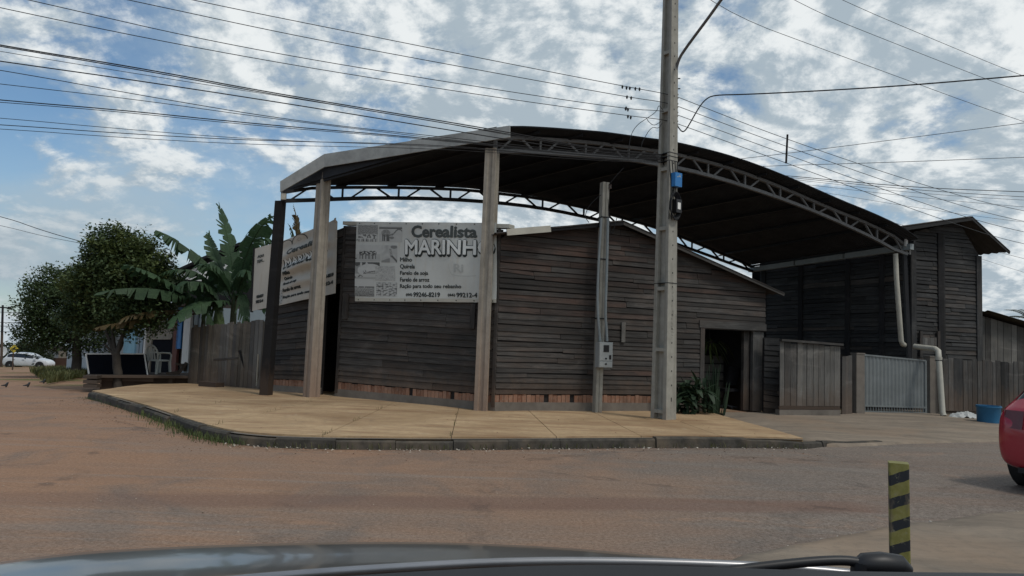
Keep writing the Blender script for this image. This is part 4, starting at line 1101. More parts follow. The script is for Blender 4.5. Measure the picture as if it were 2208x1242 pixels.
Q_('AQUI', (.05, .13, .13, .175), M['ink_grey']); Q_('TEM...', (.045, .205, .14, .25), M['ink_grey'])
Q_('Cerealista', (.42, .17, .86, .25), M['ink_grey'], .06); Q_('MARINHO', (.38, .31, .87, .455), M['ink'], .13); Q_('MARINHO', (.385, .305, .865, .425), M['ink_white'], .03, .012)
for s, y, x1 in (('Milho', .5, .46), ('Quirela', .58, .47), ('Farelo de soja', .665, .56), ('Farelo de arroz', .76, .6), ('Ração para todo seu rebanho', .87, .84)): Q_(s, (.38, y, x1, y + .05), M['ink'], .04)
Q_('99246-8219', (.06, .77, .145, .815), M['ink'], .06); Q_('99212-4', (.055, .85, .145, .895), M['ink'], .06)
Q_('99246-8219', (.82, .72, .97, .765), M['ink'], .06); Q_('99212-4', (.81, .82, .965, .865), M['ink'], .06)
picture(sb, (.28, .78, .37, .98), surf2, pic_seeds, 14, 12, .007)
g = MB()
for cx, cy, rx, ry in ((.40, .1, .075, .09), (.56, .105, .095, .105), (.565, .075, .02, .02)):
    n = 26; full = rx < .05
    for i in range(n):
        a0 = (math.pi if not full else 2 * math.pi) * i / n; a1 = (math.pi if not full else 2 * math.pi) * (i + 1) / n
        e = lambda a, k: surf2(cx - rx * k * math.cos(a), cy - ry * k * math.sin(a), .007)
        g.add([e(a0, 1), e(a1, 1), e(a1, .9), e(a0, .9)], [(0, 1, 2, 3)])
g.build('drawn_outline', M['ink'], sb, recalc=False)

# ================================================================== UTILITY POLE
pb = G(1430, 905, .15); PD = pb.y
def tapered(name, parent, prof0, prof1, base, top, mat):
    n = len(prof0); g = MB()
    g.add([base + V((x, y, 0)) for x, y in prof0] + [top + V((x, y, 0)) for x, y in prof1], [tuple(range(n - 1, -1, -1)), tuple(n + i for i in range(n))] + [(i, (i + 1) % n, n + (i + 1) % n, n + i) for i in range(n)])
    return g.build(name, mat, parent)
pole = thing('utility_pole', pb, 'tall ribbed concrete utility pole on the sidewalk with wires and boxes', 'utility pole')
PT = U(1449, -170, PD); PT = V((PT.x, PT.y, PT.z)); pax = (PT - pb)
PR = .62                      # rotation of the section about z
ex, ey = V((math.cos(PR), math.sin(PR), 0)), V((-math.sin(PR), math.cos(PR), 0))
def hw(t): return lerp(.20, .105, t), lerp(.14, .085, t)     # half depth along ex.., half width of flange
def PP(t, a, b):              # t up the pole, a across flange(-1..1), b between the flanges (-1..1)
    hd, hf = hw(t); return pb + pax * t + ex * (hf * a) - ey * (hd * b) 
# flanges face the street to the right; ribs show on the left side
for sgn in (-1, 1):
    g = MB(); lo = [PP(-.006, a, b) for a, b in ((-1, sgn), (1, sgn), (1, sgn * .56), (-1, sgn * .56))]; hi = [PP(1, a, b) for a, b in ((-1, sgn), (1, sgn), (1, sgn * .56), (-1, sgn * .56))]
    g.hexa(lo, hi); g.build('flange', M['pole'], pole)
g = MB(); g.hexa([PP(-.006, a, b) for a, b in ((-.3, -.6), (.3, -.6), (.3, .6), (-.3, .6))], [PP(1, a, b) for a, b in ((-.3, -.6), (.3, -.6), (.3, .6), (-.3, .6))]); g.build('web', M['pole'], pole)
for i in range(9):
    t = .013 + i * .118
    g = MB(); g.hexa([PP(t, a, b) for a, b in ((-.96, -.58), (.96, -.58), (.96, .58), (-.96, .58))], [PP(t + .007, a, b) for a, b in ((-.96, -.58), (.96, -.58), (.96, .58), (-.96, .58))]); g.build('rib', M['pole'], pole)
M['hole'] = flat('hole_dark', (.02, .02, .02))
for i in range(34):
    t = .04 + i * .027; c = PP(t, .0, 1.012); g = MB(); hd, hf = hw(t)
    if i in (0,): s = 2.4
    else: s = 1
    g.hexa([c + ex * -.011 - zup * .016 * s, c + ex * .011 - zup * .016 * s, c + ex * .011 + zup * .016 * s, c + ex * -.011 + zup * .016 * s], [p + ey * .01 for p in (c + ex * -.011 - zup * .016 * s, c + ex * .011 - zup * .016 * s, c + ex * .011 + zup * .016 * s, c + ex * -.011 + zup * .016 * s)]); g.build('bolt_hole', M['hole'], pole)
def onpole(px, py): return U(px, py, PD - .02)
def tz(py): return (onpole(1440, py).z - pb.z) / pax.z
# footing
g = MB(); g.lathe((pb.x, pb.y, gz(pb.x, pb.y) + .14), [(.0, .03), (.3, .028), (.38, .0)], 20); g.build('footing', M['slab'], pole, smooth=60)
# insulator rack on the right-hand flange
M['porcelain'] = plain('porcelain_brown', (.05, .035, .03), .3, .5)
rk = [PP(tz(y), 1.35, .4) for y in (205, 225, 244, 263)]
g = MB(); g.beam(PP(tz(270), 1.2, .5), PP(tz(196), 1.2, .5), .03, .04); rack = g.build('insulator_rack', M['steel_dark'], pole)
for p in rk:
    g = MB(); g.lathe(p - zup * .045, [(.0, 0), (.05, 0), (.05, .02), (.032, .035), (.032, .055), (.05, .07), (.05, .09), (0, .09)], 12); g.build('insulator', M['porcelain'], rack, smooth=50)
for y in (168, 190): g = MB(); g.beam(PP(tz(y), .9, .4), PP(tz(y - 3), 2.2, .6), .02, .02); g.build('bolt', M['steel_dark'], pole)
# crossarm with insulators at the top (just above the picture)
ca0, ca1 = PT + V((-.9, -.5, -.25)), PT + V((.9, .5, -.25)); g = MB(); g.beam(ca0, ca1, .09, .11); arm = g.build('crossarm', M['wood_dark'], pole)
TOPI = []
for t in (.04, .62, .96):
    q = lerp(ca0, ca1, t) + zup * .06; g = MB(); g.lathe(q, [(.02, 0), (.02, .08), (.06, .09), (.05, .14), (.06, .16), (.03, .22), (0, .22)], 12); g.build('insulator', M['porcelain'], arm, smooth=50); TOPI.append(q + zup * .22)
# street light arm
pts = [onpole(1455, 195), onpole(1456, 160), U(1463, 128, PD - .1), U(1478, 105, PD - .3), U(1500, 75, PD - .6), U(1530, 35, PD - 1.0), U(1556, -2, PD - 1.3), U(1600, -60, PD - 1.9), U(1640, -100, PD - 2.4)]
g = MB(); g.tube(smooth(pts, 2), .028, 10); la = g.build('lamp_arm', M['steel'], pole, smooth=60)
g = MB(); e = pts[-1]; dd = (pts[-1] - pts[-2]).normalized(); g.tube([e, e + dd * .12, e + dd * .45, e + dd * .6], [.05, .11, .12, .03], 12); g.build('lamp_head', M['steel_dark'], la, smooth=60)
# boxes and coil
M['blue_box'] = plain('blue_box', (.02, .16, .42), .4, .4, 0, .15, 3)
c = PP(tz(391), .2, 1.35); R_ = PR
def boxat(name, parent, c, dx, dy, dz, mat, tilt=0): return MB().box(c, dx, dy, dz, PR).build(name, mat, parent)
bb = boxat('cable_box', pole, c, .19, .12, .27, M['blue_box'])
g = MB()
for a, b in ((.03, .09), (.005, .065), (.035, .06), (-.03, .05)):
    q = [c + ex * (a + x) + zup * (b + z) - ey * .0625 for x, z in ((-.012, -.008), (.014, -.01), (.012, .012), (-.01, .01))]; g.add(q, [(0, 1, 2, 3)])
g.build('worn_sticker', M['ink_faint'], bb, recalc=False)
c2 = PP(tz(447), .35, 1.35); bk2 = boxat('splice_box', pole, c2, .15, .12, .26, M['black']); boxat('box_label', bk2, c2 - ey * .061, .08, .004, .13, M['white'])
g = MB(); rows = []
for j in range(7):
    rr = .2 + .012 * j; off = ey * (.03 - .01 * j); pts = [c2 + off + ex * (rr * .55 * math.cos(a)) + zup * (rr * 1.0 * math.sin(a)) - ex * .05 for a in [2 * math.pi * k / 24 + j for k in range(25)]]
    g.tube(pts, .009, 5, False)
g.build('cable_coil', M['wire'], pole, smooth=180)
cc = PP(tz(348), 1.3, -.4)
g = MB()
for j in range(6):
    rr = .2 - .015 * j; pts = [cc + ex * (rr * math.cos(a)) + zup * (rr * .8 * math.sin(a)) + ey * (.02 * j) for a in [2 * math.pi * k / 24 for k in range(25)]]; g.tube(pts, .01, 5, False)
g.build('cable_coil', M['wire'], pole, smooth=180)
for y in (333, 341, 350, 612):
    t = tz(y); g = MB(); q = [PP(t, a, b) for a, b in ((-1.04, -1.04), (1.04, -1.04), (1.04, 1.04), (-1.04, 1.04))]; g.hexa(q, [p + zup * .012 for p in q]); g.build('steel_strap', M['wire'], pole)
# slack cables running down the pole
for k, (x0, x1) in enumerate(((1436, 1440), (1432, 1446), (1441, 1437), (1446, 1443))):
    g = MB(); pts = [PP(tz(y), -.85 + .5 * k + .25 * math.sin(y * .05 + k), 1.06) for y in range(350, 480, 14)]; g.tube(smooth(pts, 1), .008, 5); g.build('drop_cable', M['wire'], pole, smooth=180)
# worn stencil marks running down the flange
M['ink_dig'] = flat('faded_paint', (.19, .185, .165))
for i in range(13):
    t = tz(612 + i * 9.6); c = PP(t, .0, 1.0); g = MB()
    for _ in range(3):
        x, z = random.uniform(-.03, .02), random.uniform(-.03, .03); wx, wz = (.028, .008) if random.random() < .5 else (.008, .03)
        q = [c + ex * (x + p) + zup * (z + r_) - ey * .004 for p, r_ in ((0, 0), (wx, .004), (wx, wz), (0, wz))]; g.add(q, [(0, 1, 2, 3)])
    g.build('worn_stencil_mark', M['ink_dig'], pole, recalc=False)
# ================================================================== METER POST
mb = G(1287, 888, .15); mt = U(1304, 394, mb.y)
mp = thing('meter_post', mb, 'square concrete meter post with a grey meter box and conduits against the board wall', 'meter post')
g = MB(); a = Matrix.Rotation(.35, 3, 'Z'); h = .075
prof = [(-h, -h), (-h * .2, -h), (0, -h * .75), (h * .2, -h), (h, -h), (h, h), (-h, h)]
n = len(prof); base_ = V((mb.x, mb.y, mb.z - .05)); top_ = V((mt.x, mt.y, mt.z))
g.add([base_ + a @ V((x, y, 0)) for x, y in prof] + [top_ + a @ V((x, y, 0)) for x, y in prof], [tuple(range(n - 1, -1, -1)), tuple(n + i for i in range(n))] + [(i, (i + 1) % n, n + (i + 1) % n, n + i) for i in range(n)]); g.build('post', M['pole'], mp)
mbc = U(1302, 765, mb.y - .16); md = V((math.cos(.3), math.sin(.3), 0)); mn = V((md.y, -md.x, 0))
M['meter_grey'] = plain('meter_box_grey', (.33, .35, .35), .5, .3, 0, .12, 5)
bxm = MB().box(mbc, .30, .2, .52, .3).build('meter_box', M['meter_grey'], mp)
def mrect(name, u0, u1, v0, v1, off, mat): 
    q = [mbc + md * u0 + zup * v0 + mn * off, mbc + md * u1 + zup * v0 + mn * off, mbc + md * u1 + zup * v1 + mn * off, mbc + md * u0 + zup * v1 + mn * off]
    return MB().hexa(q, [p - mn * .012 for p in q]).build(name, mat, bxm)
mrect('meter_door', -.14, .14, -.12, .24, .112, M['meter_grey']); mrect('meter_window', -.06, .06, .06, .2, .12, M['black']); mrect('lower_door', -.14, .14, -.245, -.135, .112, M['meter_grey'])
mrect('breaker_slot', .07, .115, -.09, .0, .118, M['black']); mrect('latch', -.02, .02, -.09, -.06, .12, M['steel_dark']); mrect('latch', -.02, .02, -.2, -.17, .12, M['steel_dark'])
for pl in ([(1297, 470), (1291, 560), (1288, 640), (1290, 690), (1294, 736)], [(1311, 470), (1308, 600), (1305, 680), (1308, 712), (1309, 736)]):
    g = MB(); g.tube(smooth([U(x, y, mb.y - .13) for x, y in pl], 2), .028, 8); g.build('conduit', M['grey_pvc'], mp, smooth=60)
for y in (470, 560, 686): g = MB(); c = lerp(base_, top_, (887 - y) / 493); g.box(c, .19, .19, .02, .35); g.build('steel_strap', M['steel_dark'], mp)
g = MB(); c = top_ - zup * .13; g.lathe(c + V((.11, -.05, 0)), [(0, 0), (.035, 0), (.025, .04), (.035, .08), (0, .08)], 10); g.build('insulator', M['porcelain'], mp, smooth=50)
for pl in ([(1311, 430), (1316, 520), (1330, 470)], [(1296, 420), (1272, 440), (1260, 466), (1270, 480)], [(1313, 398), (1335, 372), (1345, 362)]):
    g = MB(); g.tube(smooth([U(x, y, mb.y - .05) for x, y in pl], 3), .008, 5); g.build('drop_cable', M['wire'], mp, smooth=180)
# ================================================================== WIRES
def wire(name, pts, r, label, group, mat='wire', knots=()):
    P = smooth(pts, 3); g = MB(); g.tube(P, r * .8, 5); o = g.build(name, M[mat], smooth=180, org=pts[0])
    tag(o, label, 'wire', group)
    for k in knots:
        h = MB(); h.tube([k - zup * .04, k, k + zup * .03], [.01, .024, .01], 6); h.build('clamp', M['wire'], o, smooth=60)
    return o
dl = V((-.95, -.30, 0)); PLa, PLb = V((pb.x, pb.y, 0)), V((pb.x, pb.y, 0)) + dl
PRb = V((pb.x, pb.y, 0)) + B_dir
lft = lambda pts: [UP(x, y, PLa, PLb) for x, y in pts]
rgt = lambda pts: [UP(x, y, PLa, PRb) for x, y in pts]
ORD = ('topmost', 'second', 'third', 'fourth', 'fifth', 'sixth', 'seventh', 'eighth', 'ninth', 'tenth', 'lowest')
wl_ = 'upper power line running from the pole toward the upper left'
for k, (pp, kn) in enumerate((([(1357, 188), (1100, 138), (750, 68), (412, 0), (0, -92), (-700, -260)], [(1342, 187), (1351, 189), (1358, 190), (1370, 191), (1379, 192)]), ([(1357, 210), (1000, 145), (640, 78), (279, 0), (0, -58), (-700, -220)], [(1352, 209), (1361, 211)]), ([(1357, 236), (1000, 183), (500, 100), (63, 0), (0, -14), (-700, -180)], [(1350, 233), (1354, 236), (1349, 234)]), ([(1357, 250), (1000, 200), (500, 119), (0, 18), (-700, -140)], [(1354, 251), (1360, 253)]))):
    wire('power_line', [rk[k]] + lft([(1425, 200 + 19 * k)] + pp), .0085, ORD[k] + ' of the four power lines running from the pole to the upper left', 'power lines left of the pole', 'wire', [lft([q])[0] for q in kn])
tl = 'black telephone cable strung low from the pole to the far left'
for k, (pp, r) in enumerate((([(1250, 316), (1090, 283), (600, 203), (300, 146), (0, 98), (-700, -30)], .013), ([(1250, 318), (1090, 287), (600, 206), (300, 150), (0, 100), (-700, -20)], .011), ([(1250, 322), (1000, 272), (640, 213), (300, 160), (0, 111), (-700, -10)], .006), ([(1250, 325), (1040, 292), (650, 228), (300, 174), (0, 132), (-700, 30)], .012), ([(1250, 328), (1000, 300), (640, 262), (300, 205), (0, 150), (-700, 40)], .008), ([(1250, 330), (1000, 305), (600, 258), (300, 215), (0, 181), (-700, 100)], .007), ([(1250, 334), (960, 301), (560, 268), (250, 236), (0, 216), (-700, 150)], .011), ([(1250, 336), (960, 303), (560, 272), (250, 240), (0, 220), (-700, 170)], .007), ([(1250, 340), (960, 315), (560, 302), (250, 277), (0, 254), (-700, 200)], .006), ([(1250, 342), (960, 311), (560, 304), (250, 287), (0, 268), (-700, 230)], .008), ([(1250, 345), (960, 320), (560, 313), (250, 296), (0, 277), (-700, 240)], .006))):
    wire('telephone_cable', lft([(1428, 333 + 1.8 * k)] + pp), r, ORD[k] + ' of the eleven telephone cables at the left edge, below the power lines', 'telephone cables left of the pole')
for k, pp in enumerate(([(1700, 303), (2036, 414), (2208, 457), (2500, 505), (2900, 545)], [(1700, 318), (2036, 434), (2208, 480), (2500, 530), (2900, 570)], [(1700, 335), (2036, 455), (2208, 503), (2500, 552), (2900, 592)], [(1697, 352), (2036, 476), (2208, 530), (2500, 575), (2900, 612)])):
    wire('power_line', [rk[k]] + rgt(pp), .0085, ORD[k] + ' of the four power lines descending from the pole insulators to the right', 'power lines right of the pole', 'wire_grey')
g = MB(); g.beam(rgt([(1698, 290)])[0], rgt([(1695, 352)])[0], .03, .03); tag(g.build('wire_spacer', M['wood_dark']), 'dark upright spacer rod hanging between the power lines above the canopy', 'spacer')
for k, pp in enumerate(([(1488, 0), (1850, 134), (2208, 265), (2500, 352), (2900, 440)], [(1695, 0), (1960, 106), (2208, 202), (2500, 296), (2900, 390)], [(1812, 0), (2030, 92), (2208, 166), (2500, 268), (2900, 370)])):
    T = TOPI[k]; A_ = V((T.x, T.y, 0)); wire('high_voltage_line', [T] + [UP(x, y, A_, A_ + B_dir) for x, y in pp], .0075, ('lowest', 'middle', 'highest')[k] + ' of the three thin high lines crossing the upper right sky', 'high lines at the upper right', 'wire_grey')
    T2 = T + V((-26, -9, .6)); wire('high_voltage_line', [T, lerp(T, T2, .5) - zup * .3, T2], .0075, ('left', 'middle', 'right')[k] + ' thin high line leaving the pole top toward the left, above the picture', 'high lines leaving left', 'wire_grey')
dr = V((.93, -.36, 0)); svc = lambda pts: [UP(x, y, PLa, PLa + dr) for x, y in pts]
wire('service_cable', [rk[3]] + svc([(1470, 285), (1478, 282), (1490, 262), (1505, 235), (1520, 215), (1538, 205), (1600, 204), (1750, 197), (1950, 185), (2208, 163), (2700, 120)]), .016, 'thick black service cable looping off the pole to the right', 'service')
for pp, lb in (([(1400, 362), (1600, 343), (1900, 305), (2208, 265), (2600, 215)], 'distant cable rising to the right behind the canopy'), ([(1400, 372), (1640, 358), (1900, 351), (2208, 339), (2600, 325)], 'nearly level distant cable behind the canopy')):
    wire('distant_cable', [U(x, y, 30 - (x - 1400) * .004) for x, y in pp], .014, lb, 'cables behind the canopy', 'wire_grey')
for k, (y0, y1, y2, r) in enumerate(((378, 404, 414, .024), (381, 409, 425, .018), (384, 416, 432, .012), (392, 424, 447, .012), (400, 446, 480, .010), (410, 490, 560, .012), (418, 505, 590, .009))):
    wire('distant_cable', [U(x, y, 36) for x, y in ((1560, y0 - 10), (1690, y0), (1960, y1), (2208, y2), (2700, y2 + (y2 - y1) * 1.6))], r, ORD[k] + ' of the seven far cables right of the canopy, above the barn', 'bundle cables on the right', 'wire_grey')
# drip loops on the pole's left side
for ki, pp in enumerate(([(1430, 238), (1420, 225), (1417, 240), (1395, 255), (1372, 270), (1358, 295), (1354, 345)], [(1425, 262), (1410, 272), (1398, 262), (1395, 256)], [(1428, 265), (1420, 278), (1405, 272), (1385, 305), (1383, 318)])):
    wire('drip_loop', [U(x, y, PD - .12) for x, y in pp], .008, ('long', 'short upper', 'small lower')[ki] + ' looping service drop hanging left of the pole', 'drip loops')
for x0, y0, x1, y1, lb in ((0, 464, 190, 525, 'black cable sloping down behind the street tree'), (0, 485, 190, 527, 'grey cable sloping down behind the street tree')):
    wire('distant_cable', [U(x0 - 300, y0 - 60, 28), U(x0, y0, 28), U((x0 + x1) / 2, (y0 + y1) / 2 + 4, 28), U(x1, y1, 28), U(x1 + 150, y1 + 40, 28)], .016 if '485' not in str(y0) else .01, lb, None)
# ================================================================== FOLIAGE
def leafmat(name, c1, c2, trans=.25):
    m = MT(name, .6, .3); o = m.co('World'); a = m.noise(o, 1.6, 4, .6); b = m.noise(o, 23, 2, .5)
    c = m.mix(m.rng(a, .35, .65), c1, c2); c = m.mix(m.rng(b, .4, .7, 0, .6), c, tuple(x * .55 for x in c1)); m.col(c)
    m.b.inputs['Subsurface Weight'].default_value = 0
    t = m.n('ShaderNodeBsdfTranslucent'); m.l(c, t.inputs[0]); mx = m.n('ShaderNodeMixShader'); mx.inputs[0].default_value = trans
    out = m.t.nodes['Material Output']; m.l(m.b.outputs[0], mx.inputs[1]); m.l(t.outputs[0], mx.inputs[2]); m.l(mx.outputs[0], out.inputs[0]); return m.m
M['leaf_dark'] = leafmat('leaf_dark', (.042, .07, .028), (.08, .118, .043)); M['leaf_top'] = leafmat('leaf_sunlit_tone', (.06, .09, .03), (.12, .15, .045))  # leaf_top: paler green with sunlit tone in its colour, also for weeds and fern
M['leaf_banana'] = leafmat('leaf_banana', (.034, .07, .036), (.065, .12, .055), .35); M['leaf_dry'] = leafmat('leaf_dry', (.07, .05, .022), (.11, .08, .03)); M['leaf_bush'] = leafmat('leaf_bush', (.016, .034, .018), (.034, .06, .03), .15)
M['leaf_far'] = leafmat('leaf_far', (.03, .045, .025), (.055, .07, .035)); M['grass'] = leafmat('grass_blades', (.05, .07, .022), (.15, .14, .05))
M['bark'] = plain('bark', (.06, .052, .045), .95, .1, 0, .35, 12, .6)
def crown(name, parent, ells, nc, nl, size, mat, rc, seed, long_=1.7):
    rd = random.Random(seed); g = MB(); tot = sum(e[1].x * e[1].y * e[1].z for e in ells)
    vs, fs = [], []
    for c, r in ells:
        k = max(3, int(nc * r.x * r.y * r.z / tot))
        for _ in range(k):
            d = V((rd.gauss(0, 1), rd.gauss(0, 1), rd.gauss(0, 1))).normalized(); f = rd.uniform(.55, 1.0) ** .6
            cc = c + V((d.x * r.x, d.y * r.y, d.z * r.z)) * f; q = rc * rd.uniform(.6, 1.3)
            for _ in range(nl):
                e = V((rd.gauss(0, 1), rd.gauss(0, 1), rd.gauss(0, .8))); e = e * min(1, 1.5 / max(.01, e.length)); p = cc + e * (q * .5)
                a = V((rd.gauss(0, 1), rd.gauss(0, 1), rd.gauss(-.25, .6))).normalized(); n = V((rd.gauss(0, .5), rd.gauss(0, .5), 1)); b = a.cross(n)
                if b.length < .05: continue
                b.normalize(); s = size * rd.uniform(.6, 1.35); up = a.cross(b)
                i = len(vs); vs += [p, p + a * s * long_ * .5 + b * s * .5 + up * s * .1, p + a * s * long_, p + a * s * long_ * .5 - b * s * .5 + up * s * .1]; fs.append((i, i + 1, i + 2, i + 3))
    g.v = vs; g.f = fs; return g.build(name, mat, parent, recalc=False)
def branch(g, a, b, r0, r1, rd, n=6, wob=.06):
    L_ = (b - a).length; pts = [lerp(a, b, i / n) + V((rd.gauss(0, wob), rd.gauss(0, wob), 0)) * L_ * .25 * math.sin(math.pi * i / n) for i in range(n + 1)]
    g.tube(pts, [lerp(r0, r1, i / n) for i in range(n + 1)], 8); return pts
# street tree on the side street
D1 = 20.35; tb = U(257, 815, D1); m1 = D1 / F
tree = thing('street_tree', V((tb.x, tb.y, gz(tb.x, tb.y))), 'small bushy street tree with forked trunk growing by the wooden platform', 'tree')
rd = random.Random(3); g = MB(); t0 = V((tb.x, tb.y, gz(tb.x, tb.y) - .1)); fk = U(250, 762, D1)
branch(g, t0, fk, .13, .10, rd); 
for e1, e2, r in (((233, 725), (222, 690), .065), ((243, 722), (240, 670), .06), ((266, 720), (285, 680), .065), ((262, 745), (268, 712), .06)):
    a = U(*e1, D1 + .25 + random.uniform(-.1, .1)); branch(g, fk - zup * .05, a, r, r * .75, rd); p = U(*e2, D1 + .8 + random.uniform(-.2, .4)); branch(g, a, p, r * .75, r * .4, rd)
    for _ in range(3): branch(g, p, p + V((rd.gauss(0, .5), rd.uniform(.1, .8), rd.uniform(.3, 1.1))), r * .4, .012, rd)
branch(g, fk - zup * .1, U(226, 742, D1), .035, .025, rd)
for sx_, sy_ in ((200, 690), (310, 690), (330, 680), (180, 700)): branch(g, U(258, 705, D1 + .6), U(sx_, sy_, D1 + 1.1), .03, .012, rd)
g.build('trunk', M['bark'], tree, smooth=60)
DC = D1 + .95
E1 = [(U(270, 610, DC), V((88, 88, 82)) * m1), (U(255, 535, DC), V((58, 66, 48)) * m1), (U(322, 605, DC + .2), V((58, 66, 58)) * m1), (U(215, 640, DC + .4), V((72, 70, 62)) * m1), (U(290, 672, DC - .3), V((84, 80, 38)) * m1), (U(205, 685, DC + .2), V((68, 60, 30)) * m1)]
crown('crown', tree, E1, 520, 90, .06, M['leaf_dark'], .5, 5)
crown('upper_leaves', tree, [(U(255, 545, DC - .2), V((64, 66, 52)) * m1), (U(300, 570, DC - .3), V((74, 66, 52)) * m1), (U(200, 610, DC - .3), V((55, 50, 55)) * m1)], 120, 60, .055, M['leaf_top'], .42, 6, 2.2)  # paler leaves put a sunlit top into the crown's colour
# big dark tree behind it
D2 = 33.0; m2 = D2 / F; tb = U(165, 800, D2)
tr2 = thing('shade_tree', V((tb.x, tb.y, gz(tb.x, tb.y))), 'large dark round shade tree behind the street tree at the far left', 'tree')
g = MB(); branch(g, V((tb.x, tb.y, gz(tb.x, tb.y) - .1)), U(165, 730, D2), .22, .16, rd)
for q in ((100, 690), (140, 660), (190, 670), (80, 730), (170, 620)): branch(g, U(165, 735, D2), U(*q, D2 + rd.uniform(-1, 1)), .12, .04, rd)
g.build('trunk', M['bark'], tr2, smooth=60)
E2 = [(U(140, 650, D2), V((80, 80, 68)) * m2), (U(95, 690, D2), V((58, 60, 52)) * m2), (U(88, 718, D2), V((50, 55, 36)) * m2), (U(185, 640, D2), V((60, 60, 70)) * m2), (U(160, 722, D2), V((70, 60, 38)) * m2), (U(130, 610, D2), V((50, 55, 40)) * m2)]
crown('crown', tr2, E2, 420, 75, .085, M['leaf_dark'], .7, 8, 1.3)
# banana plant
DB = 21.9
bt_ = U(503, 700, DB); bpl = thing('banana_plant', V((bt_.x, bt_.y, gz(bt_.x, bt_.y))), 'banana plant with long torn green leaves rising behind the plank fence', 'plant')
def stem(px, top, r0, r1): 
    a = U(px, 705, DB); g = MB(); b = U(*top, DB); base_ = V((a.x, a.y, gz(a.x, a.y) - .1)); g.tube([base_, lerp(base_, b, .5), b], [r0, r0 * .9, r1], 12); g.build('stem', M['stem'], bpl, smooth=60)
M['stem'] = plain('banana_stem', (.075, .085, .05), .7, .2, 0, .35, 8)
stem(505, (505, 640), .13, .07); stem(470, (470, 655), .11, .06); stem(440, (440, 668), .1, .05)
def bleaf(px, width, mat='leaf_banana', droop=.5, side=0.0, dd=(0, 0, 0), tear=.5, parent=None):
    par = parent or bpl; rr = random
    P = [U(x, y, DB + k) for (x, y), k in zip(px, dd)]
    n = 30; C = []
    for i in range(n + 1):
        t = i / n; C.append((1 - t) ** 2 * P[0] + 2 * t * (1 - t) * (P[1] * 2 - (P[0] + P[2]) * .5) + t * t * P[2] if len(P) == 3 else lerp(P[0], P[1], t))
    g = MB(); g.tube(C, [.03 * (1 - .85 * i / n) for i in range(n + 1)], 6)
    view = V((0, 1, 0))
    for sgn in (-1, 1):
        i = 3
        while i < n:
            k = min(n, i + rr.choice((1, 1, 2, 3))); j1 = rr.gauss(0, .07); sl = rr.uniform(-.03, .10) * tear; dpl = rr.uniform(.7, 1.3)
            row0, row1 = [], []; cut = rr.uniform(.85, 1.05) * (1 if rr.random() > .12 * tear else .55)
            for m_ in range(i, k + 1):
                t = m_ / n; tg = (C[min(n, m_ + 1)] - C[max(0, m_ - 1)]).normalized()
                lat = tg.cross(zup); lat = lat.normalized() if lat.length > .2 else V((1, 0, 0)); lat = (lat * (1 - abs(side)) + V((0, 0, -1)) * side * (1)).normalized() if side else lat
                wdt = width * (math.sin(math.pi * min(1, (t * .93 + .04)) ** .85) ** .55) * cut
                nrmz = lat.cross(tg).normalized(); nrmz = nrmz if nrmz.z > 0 else -nrmz
                shr = (m_ - (i + k) / 2) / max(1, k - i) * -.06 * tear
                mid = C[m_] + lat * sgn * wdt * .5 + nrmz * wdt * .10 + tg * .04 
                edge = C[m_] + lat * sgn * wdt * (1 - .25 * droop * dpl) - zup * wdt * droop * .75 * dpl + tg * (.10 + shr + sl)
                row0.append((C[m_], mid, edge))
            g.grid([list(r) for r in row0]); i = k
    return g.build('leaf', M[mat], par, smooth=60, recalc=False)
